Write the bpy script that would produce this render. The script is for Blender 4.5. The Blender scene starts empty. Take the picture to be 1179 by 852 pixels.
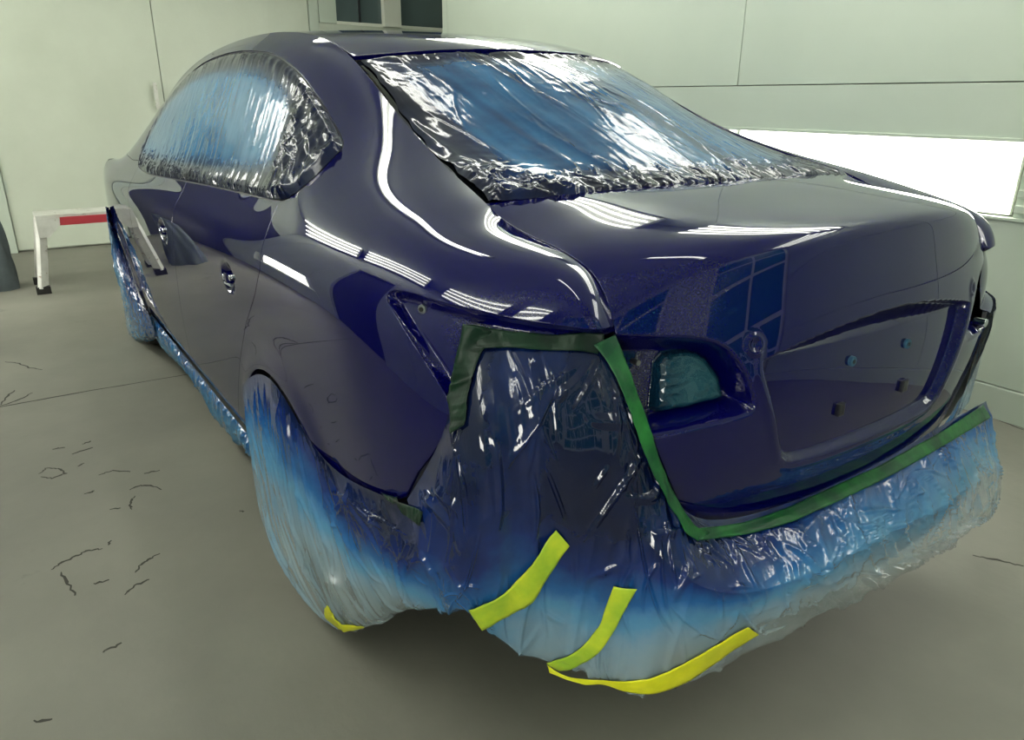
# Spray booth: dark blue saloon, masked with overspray film, seen from behind its left rear corner.
# Car coordinates: x forward from the rear axle, y to the car's left, z up, metres.
import bpy, bmesh, math, random
import numpy as np
from mathutils import Matrix, Vector
random.seed(7)
C = bpy.context.scene.collection
scene = bpy.context.scene

# ---------------------------------------------------------------- camera
yaw, pitch, roll, foc = .604293, .351764, .0082496, 842.62
F = np.array([math.cos(yaw)*math.cos(pitch), -math.sin(yaw)*math.cos(pitch), -math.sin(pitch)])
rr = np.cross(F, [0,0,1]); rr /= np.linalg.norm(rr); uu = np.cross(rr, F)
R2 = math.cos(roll)*rr+math.sin(roll)*uu; U2 = -math.sin(roll)*rr+math.cos(roll)*uu
EYE = (-1.5670, 1.3529, 1.2628)
cd = bpy.data.cameras.new('camera'); cd.sensor_width = 36; cd.lens = 36*foc/1179; cd.clip_start = .05
co = bpy.data.objects.new('camera', cd); C.objects.link(co)
co.matrix_world = Matrix([[R2[i], U2[i], -F[i], EYE[i]] for i in range(3)]+[[0,0,0,1]])
scene.camera = co

# ---------------------------------------------------------------- world, exposure
w = bpy.data.worlds.new('world'); scene.world = w; w.use_nodes = True
w.node_tree.nodes['Background'].inputs[0].default_value = (.55,.6,.55,1)
w.node_tree.nodes['Background'].inputs[1].default_value = .3
vs = scene.view_settings
vs.view_transform = 'Standard'; vs.look = 'None'; vs.gamma = 1; vs.use_curve_mapping = False
vs.exposure = 0.15
TUBE = 16.5        # ceiling tubes
PANEL = 16.0        # wall light panels
scene.cycles.max_bounces = 8
# ---------------------------------------------------------------- materials
def mat(name):
    m = bpy.data.materials.new(name); m.use_nodes = True
    return m, m.node_tree, m.node_tree.nodes['Principled BSDF']
def P(p, **k):
    names = dict(col='Base Color', rough='Roughness', metal='Metallic', coat='Coat Weight', crough='Coat Roughness', spec='Specular IOR Level', alpha='Alpha', emit='Emission Color', es='Emission Strength', ior='IOR', trans='Transmission Weight', sss='Subsurface Weight')
    for a, b in k.items():
        if a in ('col','emit'): b = (*b, 1)
        p.inputs[names[a]].default_value = b
def simple(name, col, rough=.5, **k):
    m, t, p = mat(name); P(p, col=col, rough=rough, **k); return m
def N(t, kind, **k):
    n = t.nodes.new(kind)
    for a, b in k.items(): setattr(n, a, b)
    return n
def ramp(t, stops, interp='LINEAR'):
    n = N(t, 'ShaderNodeValToRGB'); n.color_ramp.interpolation = interp
    e = n.color_ramp.elements
    while len(e) < len(stops): e.new(.5)
    for q, (x, c) in zip(e, stops): q.position = x; q.color = (*c, 1) if len(c) == 3 else c
    return n
def noise(t, scale, detail=4, rough=.5, coord='Object', stretch=None):
    tc = N(t, 'ShaderNodeTexCoord'); n = N(t, 'ShaderNodeTexNoise')
    n.inputs['Scale'].default_value = scale; n.inputs['Detail'].default_value = detail; n.inputs['Roughness'].default_value = rough
    if stretch:
        mp = N(t, 'ShaderNodeMapping'); mp.inputs['Scale'].default_value = stretch
        t.links.new(tc.outputs[coord], mp.inputs[0]); t.links.new(mp.outputs[0], n.inputs['Vector'])
    else: t.links.new(tc.outputs[coord], n.inputs['Vector'])
    return n
def bump(t, p, src, strength, dist):
    b = N(t, 'ShaderNodeBump'); b.inputs['Strength'].default_value = strength; b.inputs['Distance'].default_value = dist
    t.links.new(src, b.inputs['Height']); t.links.new(b.outputs[0], p.inputs['Normal']); return b
M = {}
def surface(name, c1, c2, scale, rough=.6, bs=.1, bd=.003, detail=6, spots=None, spec=.5):
    m, t, p = mat(name); n = noise(t, scale, detail, .6)
    r = ramp(t, [(.3, c1), (.7, c2)]); t.links.new(n.outputs[0], r.inputs[0]); out = r.outputs[0]
    if spots:
        n2 = noise(t, spots[0], 5, .7); r2 = ramp(t, [(spots[1], (0,0,0)), (spots[1]+.05, (1,1,1))]); t.links.new(n2.outputs[0], r2.inputs[0])
        mx = N(t, 'ShaderNodeMix', data_type='RGBA'); t.links.new(r2.outputs[0], mx.inputs['Factor']); t.links.new(out, mx.inputs['A']); mx.inputs['B'].default_value = (*spots[2], 1); out = mx.outputs['Result']
    t.links.new(out, p.inputs['Base Color']); P(p, rough=rough, spec=spec)
    n3 = noise(t, scale*14, 4, .6); bump(t, p, n3.outputs[0], bs, bd)
    M[name] = m; return m
surface('wall_paint', (.44,.475,.395), (.50,.54,.455), 1.6, .42, .25, .004, spots=(3.3, .74, (.38,.40,.33)))
surface('wall_metal', (.42,.475,.405), (.46,.515,.44), .9, .38, .12, .003)
surface('concrete', (.128,.126,.104), (.200,.195,.162), .9, .62, .35, .004, detail=9, spots=(2.1, .66, (.13,.127,.105)))
surface('aluminium', (.42,.42,.38), (.58,.58,.54), 9, .45, .2, .002, spots=(30, .62, (.25,.2,.15)))
surface('sack_cloth', (.05,.065,.07), (.09,.11,.12), 6, .8, .3, .005)
M['red_tread'] = simple('red_tread', (.42,.035,.05), .5)
M['rubber'] = simple('rubber', (.012,.012,.011), .7)
M['dark'] = simple('dark', (.006,.006,.008), .5)
M['dark_plastic'] = simple('dark_plastic', (.008,.009,.014), .35)
M['crack'] = simple('crack', (.035,.034,.028), .9)
M['seam'] = simple('seam', (.20,.21,.17), .8)
M['chrome'] = simple('chrome', (.6,.62,.66), .12, metal=1.0)
M['steel'] = simple('steel', (.35,.36,.38), .3, metal=1.0)
M['black_glass'] = simple('black_glass', (.004,.005,.007), .03, spec=.6)
M['window_dark'] = simple('window_dark', (.085,.12,.125), .25)
M['teal_glass'] = simple('teal_glass', (.02,.16,.19), .2)
M['frame_white'] = simple('frame_white', (.66,.68,.60), .5)
M['tube'] = simple('tube', (1,1,1), .4, emit=(1.0,1.0,.93), es=TUBE)
M['panel_light'] = simple('panel_light', (1,1,1), .4, emit=(1.0,.99,.90), es=PANEL)
M['dark_panel'] = simple('dark_panel', (.03,.035,.04), .4)  # for unseen dark surfaces added to be mirrored in the car paint
M['plug_blue'] = simple('plug_blue', (.015,.07,.12), .4)
M['bar_grey'] = simple('bar_grey', (.10,.105,.10), .5)
M['fixture'] = simple('fixture', (.6,.62,.56), .35)
# car paint: dark blue metallic base under a mirror clear coat
m, t, p = mat('car_paint'); P(p, col=(.001,.0008,.10), rough=.6, metal=0, coat=1.0, crough=.008, spec=0)
p.inputs['Coat IOR'].default_value = 1.55
fl = noise(t, 350, 1, .4); r = ramp(t, [(.2, (.0006,.0007,.046)), (.8, (.0007,.0008,.052))]); t.links.new(fl.outputs[0], r.inputs[0]); t.links.new(r.outputs[0], p.inputs['Base Color'])
M['paint'] = m
# masking film: vertex attribute "spray" is how much overspray the film has caught
def film_mat(name, stops, alpha, stretch=(60,6,1), dist=.0008, rough=.055, crumple=9, spec=.55):
    m, t, p = mat(name)
    at = N(t, 'ShaderNodeAttribute', attribute_name='spray')
    n = noise(t, 9, 5, .6); mm = N(t, 'ShaderNodeMath', operation='MULTIPLY_ADD'); mm.inputs[1].default_value = .34; mm.inputs[2].default_value = -.17
    t.links.new(n.outputs[0], mm.inputs[0]); ad = N(t, 'ShaderNodeMath', operation='ADD', use_clamp=True)
    t.links.new(at.outputs['Fac'], ad.inputs[0]); t.links.new(mm.outputs[0], ad.inputs[1])
    r = ramp(t, stops); t.links.new(ad.outputs[0], r.inputs[0]); t.links.new(r.outputs[0], p.inputs['Base Color'])
    ra = ramp(t, [(x, (a,a,a)) for x, a in alpha]); t.links.new(ad.outputs[0], ra.inputs[0]); t.links.new(ra.outputs[0], p.inputs['Alpha'])
    P(p, rough=rough, spec=spec, coat=0)
    # fine creases along the fall of the film, and a crumple of small facets
    uv = N(t, 'ShaderNodeUVMap'); mp = N(t, 'ShaderNodeMapping'); mp.inputs['Scale'].default_value = stretch
    t.links.new(uv.outputs[0], mp.inputs[0]); a = N(t, 'ShaderNodeTexNoise'); a.inputs['Scale'].default_value = 1; a.inputs['Detail'].default_value = 3; a.inputs['Distortion'].default_value = .6
    t.links.new(mp.outputs[0], a.inputs['Vector'])
    v = N(t, 'ShaderNodeTexVoronoi', feature='F1'); v.inputs['Scale'].default_value = crumple; v.inputs['Detail'].default_value = 2
    nd = N(t, 'ShaderNodeTexNoise'); nd.inputs['Scale'].default_value = 9; nd.inputs['Detail'].default_value = 3; t.links.new(uv.outputs[0], nd.inputs['Vector'])
    mv = N(t, 'ShaderNodeMix', data_type='VECTOR'); mv.inputs['Factor'].default_value = .18; t.links.new(uv.outputs[0], mv.inputs['A']); t.links.new(nd.outputs['Color'], mv.inputs['B']); t.links.new(mv.outputs['Result'], v.inputs['Vector'])
    s = N(t, 'ShaderNodeMath', operation='MULTIPLY_ADD'); t.links.new(v.outputs['Distance'], s.inputs[0]); s.inputs[1].default_value = .55; t.links.new(a.outputs[0], s.inputs[2])
    bump(t, p, s.outputs[0], 1.0, dist)
    M[name] = m; return m
BLUE = [(0,(.46,.53,.53)), (.22,(.27,.40,.50)), (.42,(.085,.25,.43)), (.60,(.012,.09,.27)), (.78,(.004,.018,.11)), (1,(.002,.005,.026))]
film_mat('film', BLUE, [(0,.42), (.25,.66), (.5,.9), (.8,1)])
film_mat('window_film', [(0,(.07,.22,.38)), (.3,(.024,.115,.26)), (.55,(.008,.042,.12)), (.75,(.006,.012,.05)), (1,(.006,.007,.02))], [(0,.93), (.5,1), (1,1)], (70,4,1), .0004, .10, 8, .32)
film_mat('teal_film', [(0,(.022,.085,.11)), (.5,(.006,.04,.065)), (1,(.002,.012,.03))], [(0,.8), (1,1)], (20,12,1), .002, .07, 14)
def tape_mat(name, c1, c2, alpha):
    m, t, p = mat(name); n = noise(t, 14, 4, .6); r = ramp(t, [(.35, c1), (.68, c2)]); t.links.new(n.outputs[0], r.inputs[0]); t.links.new(r.outputs[0], p.inputs['Base Color'])
    P(p, rough=.42, alpha=alpha, spec=.3); n2 = noise(t, 90, 4, .6); bump(t, p, n2.outputs[0], .5, .0015); M[name] = m
tape_mat('yellow_tape', (.56,.58,.01), (.74,.72,.02), 1)
tape_mat('lime_tape', (.27,.44,.03), (.50,.58,.03), 1)
tape_mat('green_tape', (.003,.045,.018), (.018,.15,.03), .97)
tape_mat('dark_green_tape', (.001,.008,.005), (.001,.024,.009), .97)
# ---------------------------------------------------------------- objects
def tag(o, label=None, cat=None, group=None, kind=None):
    for k, v in (('label',label),('category',cat),('group',group),('kind',kind)):
        if v: o[k] = v
    return o
def thing(name, loc, label, cat, group=None, rz=0):
    o = bpy.data.objects.new(name, None); C.objects.link(o); o.location = loc; o.rotation_euler = (0,0,rz); o.empty_display_size = .1
    return tag(o, label, cat, group)
def link(name, me, m, parent=None):
    o = bpy.data.objects.new(name, me); C.objects.link(o)
    if m is not None and not me.materials: me.materials.append(M[m])
    if parent: o.parent = parent
    return o
def meshobj(name, V, Fs, m, parent=None, normals=None, smooth=True, uv=None, attr=None):
    me = bpy.data.meshes.new(name); me.from_pydata(np.asarray(V).tolist(), [], [list(map(int, f)) for f in Fs])
    me.polygons.foreach_set('use_smooth', [smooth]*len(me.polygons))
    if uv is not None:
        l = me.uv_layers.new(name='UVMap'); vi = np.zeros(len(me.loops), int); me.loops.foreach_get('vertex_index', vi)
        l.data.foreach_set('uv', np.asarray(uv)[vi].ravel())
    if attr is not None:
        a = me.attributes.new('spray', 'FLOAT', 'POINT'); a.data.foreach_set('value', np.asarray(attr, float))
    me.update()
    if normals is not None: me.normals_split_custom_set_from_vertices(np.asarray(normals).tolist())
    return link(name, me, m, parent)
def bmobj(name, bm, m, parent=None, bevel=0, smooth=False):
    if bevel: bmesh.ops.bevel(bm, geom=list(bm.edges), offset=bevel, segments=2, affect='EDGES', profile=.7)
    me = bpy.data.meshes.new(name); bm.normal_update(); bm.to_mesh(me); bm.free()
    me.polygons.foreach_set('use_smooth', [smooth]*len(me.polygons))
    return link(name, me, m, parent)
def add_box(bm, lo, hi, mtx=None):
    lo, hi = Vector(lo), Vector(hi)
    r = bmesh.ops.create_cube(bm, size=1, matrix=Matrix.Translation((lo+hi)/2) @ Matrix.Diagonal((*(hi-lo), 1)))
    if mtx is not None: bmesh.ops.transform(bm, matrix=mtx, verts=r['verts'])
    return r
def box(name, lo, hi, m, parent=None, bevel=0, mtx=None):
    bm = bmesh.new(); add_box(bm, lo, hi, mtx); return bmobj(name, bm, m, parent, bevel)
def bar(name, a, b, wx, wy, m, parent=None, bevel=.002):
    a, b = Vector(a), Vector(b); d = b-a; q = d.to_track_quat('Z', 'Y').to_matrix().to_4x4()
    bm = bmesh.new(); add_box(bm, (-wx/2,-wy/2,0), (wx/2,wy/2,d.length), Matrix.Translation(a) @ q)
    return bmobj(name, bm, m, parent, bevel)
def cyl(name, a, b, r, m, parent=None, seg=24, r2=None, bevel=0):
    a, b = Vector(a), Vector(b); d = b-a; q = d.to_track_quat('Z', 'Y').to_matrix().to_4x4()
    bm = bmesh.new(); bmesh.ops.create_cone(bm, cap_ends=True, segments=seg, radius1=r, radius2=r if r2 is None else r2, depth=d.length, matrix=Matrix.Translation((a+b)/2) @ q)
    return bmobj(name, bm, m, parent, bevel, smooth=False)
def struct(o): o['kind'] = 'structure'; return o

# noise in numpy
def vnoise(x, y, seed=0):
    xi = np.floor(x).astype(np.int64); yi = np.floor(y).astype(np.int64); fx = x-xi; fy = y-yi
    def h(a, b):
        n = (a*374761393+b*668265263+seed*974634777) & 0xffffffff
        n = ((n ^ (n >> 13))*1274126177) & 0xffffffff
        return ((n ^ (n >> 16)) & 0xffff)/65535.
    fx = fx*fx*(3-2*fx); fy = fy*fy*(3-2*fy)
    return (h(xi,yi)*(1-fx)+h(xi+1,yi)*fx)*(1-fy)+(h(xi,yi+1)*(1-fx)+h(xi+1,yi+1)*fx)*fy
def ridge(x, y, seed=0): return 1-np.abs(2*vnoise(x, y, seed)-1)
def folds(u, v, lam, aniso, seed):
    wu = u+lam*1.6*(vnoise(u/lam*.25, v/lam*.12, seed+5)-.5)
    h = ridge(wu/lam, v/(lam*aniso), seed)
    h = h+.32*ridge(wu/(lam*.43)+3.1, v/(lam*aniso*.6), seed+1)
    return h*(.35+1.1*vnoise(u/lam*.3+2, v/lam*.1, seed+3))
def crumple(u, v, lam, seed):
    a = vnoise(u/lam*.7, v/lam*.7, seed+9)*1.4; b = vnoise(u/lam*.7+9, v/lam*.7+4, seed+8)*1.4
    return ridge(u/lam+a, v/lam+b, seed)+.35*ridge(u/lam*2.1+b, v/lam*2.1-a, seed+2)

def creases(u, v, n, seed, u_rng, v_rng, ln=(.06,.28), slant=.35, wd=(.004,.011), ht=(.003,.008), fan=None, mask=None):
    """sharp straight tension folds; fan=(u,v) makes them radiate from a gathered point"""
    rng = random.Random(seed); h = np.zeros(u.shape)
    for _ in range(n):
        a, b = rng.uniform(*u_rng), rng.uniform(*v_rng); an = rng.gauss(0, slant)
        if fan is not None:
            f_ = fan[rng.randrange(len(fan))]; a, b = f_; an = rng.uniform(-1.25, 1.25)
        L = rng.uniform(*ln); W = rng.uniform(*wd); Hh = rng.uniform(*ht); sk = rng.uniform(.25,.75); cv = rng.gauss(0, .25)
        du, dv = math.sin(an), math.cos(an)
        if fan is not None: a += du*L*.5; b += dv*L*.5
        s = (u-a)*du+(v-b)*dv; t = (u-a)*dv-(v-b)*du; t = t+cv*s*s/L
        m = np.clip(1-(2*s/L)**2, 0, 1)
        x = t/W; pr = np.where(x < 0, np.clip(1+x/(2*sk), 0, 1), np.clip(1-x/(2*(1-sk)), 0, 1))
        h = np.maximum(h, pr*m*Hh)
    return h
# signed distance to a 2D polygon, negative inside
def sdpoly(X, Y, P):
    P = np.asarray(P, float); d = np.full(X.shape, 1e9); ins = np.zeros(X.shape, bool)
    for i in range(len(P)):
        a, b = P[i-1], P[i]; e = b-a; t = np.clip(((X-a[0])*e[0]+(Y-a[1])*e[1])/max(e@e, 1e-12), 0, 1)
        d = np.minimum(d, np.hypot(X-a[0]-t*e[0], Y-a[1]-t*e[1]))
        c = ((a[1] > Y) != (b[1] > Y))
        with np.errstate(divide='ignore', invalid='ignore'):
            xs = a[0]+(Y-a[1])*e[0]/(e[1] if e[1] else 1e-12)
        ins ^= c & (X < xs)
    return np.where(ins, -d, d)
def rounded(P, n=6, it=2):
    """Chaikin corner rounding of a closed polygon"""
    P = np.asarray(P, float)
    for _ in range(it):
        Q = np.roll(P, -1, 0); P = np.stack([P*.75+Q*.25, P*.25+Q*.75], 1).reshape(-1, 2)
    return P
class Sheet:
    """polygon sheet with smooth normals that can be trimmed by a scalar field (keeps field <= 0)"""
    def __init__(s, V, Nn, Fs, X=None): s.V, s.N, s.F = V, Nn, Fs; s.X = X if X is not None else V[:, :0]
    @staticmethod
    def grid(G, extra=None, N=None):
        a, b = G.shape[:2]; n = grid_normals(G) if N is None else N
        return Sheet(G.reshape(-1,3), n.reshape(-1,3), grid_faces(a, b), None if extra is None else extra.reshape(a*b, -1))
    def clip(s, g):
        """g: field values per vertex"""
        D = np.concatenate([s.V, s.N, s.X], 1)
        q = s.F if isinstance(s.F, np.ndarray) else None
        keep, cross = [], []
        if q is not None:
            m = g[q] <= 0; a = m.all(1); k = m.any(1) & ~a; keep = q[a].tolist(); cross = q[k].tolist()
        else:
            for f in s.F:
                c = sum(1 for i in f if g[i] <= 0)
                if c == len(f): keep.append(f)
                elif c: cross.append(f)
        new = []; cache = {}; base = len(D)
        def cut(i, j):
            k = (i, j) if i < j else (j, i)
            if k not in cache:
                a, b = k; t = g[a]/(g[a]-g[b]); cache[k] = base+len(new); new.append(D[a]*(1-t)+D[b]*t)
            return cache[k]
        for f in cross:
            o = []
            for x in range(len(f)):
                i, j = f[x], f[(x+1) % len(f)]
                if g[i] <= 0: o.append(i)
                if (g[i] <= 0) != (g[j] <= 0): o.append(cut(i, j))
            if len(o) > 2: keep.append(o)
        if new: D = np.concatenate([D, np.array(new)])
        used = np.zeros(len(D), bool)
        for f in keep: used[f] = True
        idx = np.cumsum(used)-1; D = D[used]
        Fs = [[int(idx[i]) for i in f] for f in keep]
        Nn = D[:,3:6]; Nn = Nn/np.maximum(np.linalg.norm(Nn, axis=1, keepdims=True), 1e-9)
        return Sheet(D[:,:3], Nn, Fs, D[:,6:])
    def moved(s, off): return Sheet(s.V+s.N*np.asarray(off).reshape(-1,1), s.N, s.F, s.X)
    def mirror(s): 
        f = [1,-1,1]; return Sheet(s.V*f, s.N*f, [list(x)[::-1] for x in s.F], s.X)
    def build(s, name, m, parent, flange=.012, edge=.002, flip=False, **k):
        V, Nn, Fs = s.V, s.N, [list(f) for f in s.F]
        # orient faces along the normals
        f0 = Fs[len(Fs)//2]; a, b, c = V[f0[0]], V[f0[1]], V[f0[2]]
        if np.cross(b-a, c-a) @ Nn[f0[0]] < 0: Fs = [f[::-1] for f in Fs]
        if flange:
            ed = {}
            for f in Fs:
                for i in range(len(f)):
                    e = (f[i], f[(i+1) % len(f)])
                    if (e[1], e[0]) in ed: del ed[(e[1], e[0])]
                    else: ed[e] = 1
            T = {}
            for i, j in ed:
                d = V[j]-V[i]; o = np.cross(d, Nn[i]+Nn[j]); l = np.linalg.norm(o)
                if l > 1e-12:
                    o = o/l*np.linalg.norm(d)
                    T[i] = T.get(i, 0)+o; T[j] = T.get(j, 0)+o
            ids = list(T); n0 = len(V); ix = {v: q for q, v in enumerate(ids)}
            Tn = np.array([T[i]/max(np.linalg.norm(T[i]), 1e-9) for i in ids]); B = V[ids]; Bn = Nn[ids]
            V = np.concatenate([V, B+Tn*edge*.7-Bn*edge*.3, B+Tn*edge-Bn*edge, B+Tn*edge-Bn*flange])
            k1 = Bn+Tn; k1 /= np.linalg.norm(k1, axis=1, keepdims=True)
            Nn = np.concatenate([Nn, k1, Tn, Tn]); L = len(ids)
            for i, j in ed:
                if i in ix and j in ix:
                    a, b = ix[i], ix[j]
                    Fs.append([j, i, n0+a, n0+b]); Fs.append([n0+b, n0+a, n0+L+a, n0+L+b]); Fs.append([n0+L+b, n0+L+a, n0+2*L+a, n0+2*L+b])
        return meshobj(name, V, Fs, m, parent, Nn, **k)
# ---------------------------------------------------------------- curve and surface tools
def bspl(P, t):
    """uniform cubic B-spline through the end points; P (n,...) control rows, t in 0..n-1"""
    P = np.asarray(P, float); n = len(P)
    Q = np.concatenate([[2*P[0]-P[1]], P, [2*P[-1]-P[-2]]])
    t = np.clip(t, 0, n-1-1e-9); i = t.astype(int); f = t-i
    b = [(1-f)**3/6, (3*f**3-6*f**2+4)/6, (-3*f**3+3*f**2+3*f+1)/6, f**3/6]
    sh = (len(t),)+(1,)*(P.ndim-1)
    return sum(b[k].reshape(sh)*Q[i+k] for k in range(4))
def cr(P, t):
    """interpolating Catmull-Rom"""
    P = np.asarray(P, float); n = len(P)
    Q = np.concatenate([[2*P[0]-P[1]], P, [2*P[-1]-P[-2]]])
    t = np.clip(t, 0, n-1-1e-9); i = t.astype(int); f = t-i
    b = [(-f**3+2*f**2-f)/2, (3*f**3-5*f**2+2)/2, (-3*f**3+4*f**2+f)/2, (f**3-f**2)/2]
    sh = (len(t),)+(1,)*(P.ndim-1)
    return sum(b[k].reshape(sh)*Q[i+k] for k in range(4))
def grid_faces(a, b):
    i, j = np.meshgrid(np.arange(a-1), np.arange(b-1), indexing='ij')
    v = (i*b+j).ravel()
    return np.stack([v, v+1, v+b+1, v+b], 1)
def grid_normals(G):
    du = np.gradient(G, axis=0); dv = np.gradient(G, axis=1)
    n = np.cross(du, dv); l = np.linalg.norm(n, axis=-1, keepdims=True)
    return n/np.maximum(l, 1e-12)

# ---------------------------------------------------------------- left body side (sill .. roof ditch / lid gap)
SX = [3.30,2.9,2.5,2.1,1.7,1.3,.9,.62,.40,.15,-.05,-.22,-.37,-.50,-.62,-.71,-.765,None]
TOP = [(3.35,.62,.86),(2.95,.66,.985),(2.62,.60,1.235),(2.2,.545,1.395),(1.75,.51,1.458),(1.3,.50,1.477),(.95,.495,1.470),
       (.66,.49,1.438),(.455,.49,1.376),(.17,.515,1.243),(-.03,.54,1.170),(-.20,.57,1.125),(-.385,.60,1.085),
       (-.46,.60,1.048),(-.60,.60,1.035),(-.695,.60,1.015),(-.74,.60,.968),(-.758,.60,.93)]
#        k: 0    1     2    3     4    5     6    7     8    9    10   11
YB = [   .76,  .80,  .835, .845, .845,.84,  .83, .80,  .76, .73, .70, .66]      # nose
YM = [   .78,  .845, .868, .880, .887,.886, .868,.815,  .752,.682,.612,.560]    # doors
ZM = [   .205, .25,  .45,  .66,  .815,.88,  .93, .985, 1.10,1.245,1.375,1.435]
ZB = [   .22,  .26,  .42,  .58,  .70, .74,  .77, .80,  .82, .83, .84, .85]
LID = [(-.80,.40,.48),(-.82,.43,.53),(-.822,.47,.59),(-.822,.51,.65),(-.82,.565,.76),(-.81,.580,.80),(-.80,.588,.83),(-.79,.592,.855),
       (-.783,.595,.875),(-.776,.597,.89),(-.77,.599,.905),(-.763,.60,.918)]
def side_control():
    R = []
    nr = len(SX)
    for i in range(nr):
        row = []
        for k in range(12):
            if i == nr-1: row.append(LID[k]); continue
            x = SX[i]
            if x >= 2.9: f = (x-2.9)/.4; y = YM[k]*(1-f)+YB[k]*f
            else: y = YM[k]
            z = ZM[k]
            if x > 1.7: z -= (.04*min(1,(x-1.7)/1.2))*(1 if k > 3 else k/3)      # wedge falls to the front
            if x < 1.3 and k >= 3: z += .028*min(1,(1.3-x)/1.3)*min(1,(k-2)/2)   # and rises to the rear
            row.append([x, y, z])
        if i < nr-1:
            x = SX[i]
            T = np.array(TOP[i])
            if x > 2.3 and x < 2.95:      # A pillar foot: upper lines run into the top line
                B = np.array(row[7])
                for k in range(8, 12):
                    f = [0,.22,.5,.8,.93][k-7]; row[k] = list(B*(1-f)+T*f+np.array([0,.03*f*(1-f)*4*.5,0.02*f*(1-f)]))
            elif x >= 2.9:
                B = np.array(row[7]) if x < 3.2 else np.array(row[7])
                if x < 3.2: B[2] = .90; row[7] = list(B)
                for k in range(8, 12):
                    f = [0,.25,.5,.75,.9][k-7]; row[k] = list(B*(1-f)+T*f+np.array([0,.012,.02])*4*f*(1-f))
            elif x < .3:
                B = np.array(row[7])
                if True: row[6][1] += .006; row[7][1] += .022; B = np.array(row[7])
                bul = .036 if x > 0 else .030
                for k in range(8, 12):
                    f = [0,.27,.53,.78,.92][k-7]; row[k] = list(B*(1-f)+T*f+np.array([0,.55,.8])*bul*4*f*(1-f))
            else:
                for k in range(8, 12):   # scale heights to the local roof
                    z0 = row[7][2]; f = (ZM[k]-ZM[7])/(1.477-ZM[7]); row[k][2] = z0+f*(T[2]-z0)
                    row[k][0] = x+(T[0]-x)*f
        row.append(list(TOP[i]))
        R.append(row)
    R = np.array(R)
    # rear corner wraps inwards
    for i, (yy, dx) in {12:(.0,0),13:(-.012,0), 14:(-.040,0), 15:(-.095,0), 16:(-.178,0)}.items():
        for k in range(0, 8):
            R[i,k,1] += yy
            if i >= 14 : R[i,k,2] = R[i,k,2]*(1-(i-13)/5)+LID[k][2]*((i-13)/5) if k>3 else R[i,k,2]
    for i in (13,14,15,16):
        B = R[i,7].copy(); T = R[i,12]
        for k in range(8,12):
            f=[0,.27,.53,.78,.92][k-7]; R[i,k]=B*(1-f)+T*f+np.array([-.25 if i>14 else 0,.35,.8])*.028*4*f*(1-f)
    return R
def side_surface(nu=24, nv=14):
    C = side_control()
    tu = np.linspace(0, C.shape[0]-1, (C.shape[0]-1)*nu+1); tv = np.linspace(0, 12, 12*nv+1)
    # sharpen the shoulder line a little: sample density follows
    G = bspl(C, tu)
    G = bspl(G.swapaxes(0,1), tv).swapaxes(0,1)
    return G
# ---------------------------------------------------------------- deck lid
LC = [(-.44,1.100),(-.55,1.097),(-.66,1.089),(-.77,1.079),(-.828,1.070),(-.846,1.060),(-.852,1.035),(-.862,.98),(-.876,.91),(-.884,.84),(-.886,.76),(-.882,.68),(-.868,.60),(-.850,.54),(-.835,.497)]
LE = [(-.375,.595,1.080),(-.46,.597,1.052),(-.56,.597,1.040),(-.64,.597,1.030),(-.695,.597,1.012),(-.722,.597,.99),(-.741,.597,.962),(-.755,.597,.933),
      (-.778,.592,.875),(-.800,.583,.83),(-.818,.562,.765),(-.821,.52,.68),(-.821,.475,.60),(-.821,.435,.545),(-.825,.385,.505)]
def lid_surface(nu=16, nv=200):
    t = np.linspace(0, len(LC)-1, (len(LC)-1)*nu+1)
    c = bspl(np.array(LC), t); e = bspl(np.array(LE), t)
    s = np.linspace(-1, 1, nv+1); a = np.abs(s)
    G = np.zeros((len(t), nv+1, 3))
    G[:,:,0] = c[:,None,0]+(e[:,None,0]-c[:,None,0])*a**2.4
    G[:,:,1] = e[:,None,1]*s
    G[:,:,2] = c[:,None,1]+(e[:,None,2]-c[:,None,1])*a**2.6
    return G
# ---------------------------------------------------------------- roof and rear window
RC = [(.285,1.402),(.36,1.425),(.55,1.458),(.9,1.488),(1.3,1.505),(1.7,1.502),(2.1,1.475),(2.35,1.44)]
def roof_surface(nu=14, nv=60):
    t = np.linspace(0, len(RC)-1, (len(RC)-1)*nu+1)
    c = bspl(np.array(RC), t)
    top = np.array([(.455,.487,1.376),(.52,.487,1.397),(.66,.487,1.436),(.95,.492,1.470),(1.3,.497,1.477),(1.75,.507,1.458),(2.1,.52,1.42),(2.25,.53,1.37)])
    e = bspl(top, t); s = np.linspace(-1,1,nv+1); a = np.abs(s)
    G = np.zeros((len(t), nv+1, 3))
    G[:,:,0] = c[:,None,0]+(e[:,None,0]-c[:,None,0])*a**2.2
    G[:,:,1] = e[:,None,1]*s
    G[:,:,2] = c[:,None,1]+(e[:,None,2]-c[:,None,1])*a**2.2
    return G
GC = [(.29,1.392),(.13,1.338),(-.08,1.255),(-.28,1.165),(-.455,1.088)]
GE = [(.455,.482,1.366),(.30,.492,1.302),(.10,.515,1.205),(-.13,.55,1.135),(-.385,.595,1.078)]
def glass_surface(nu=20, nv=100, off=0.0):
    t = np.linspace(0, 4, 4*nu+1); c = cr(np.array(GC), t); e = cr(np.array(GE), t)
    s = np.linspace(-1,1,nv+1); a = np.abs(s)
    G = np.zeros((len(t), nv+1, 3))
    G[:,:,0] = c[:,None,0]+(e[:,None,0]-c[:,None,0])*a**2.2
    G[:,:,1] = e[:,None,1]*s
    G[:,:,2] = c[:,None,1]+(e[:,None,2]-c[:,None,1])*a**2.2
    if off: G = G+grid_normals(G)*off
    return G
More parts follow.
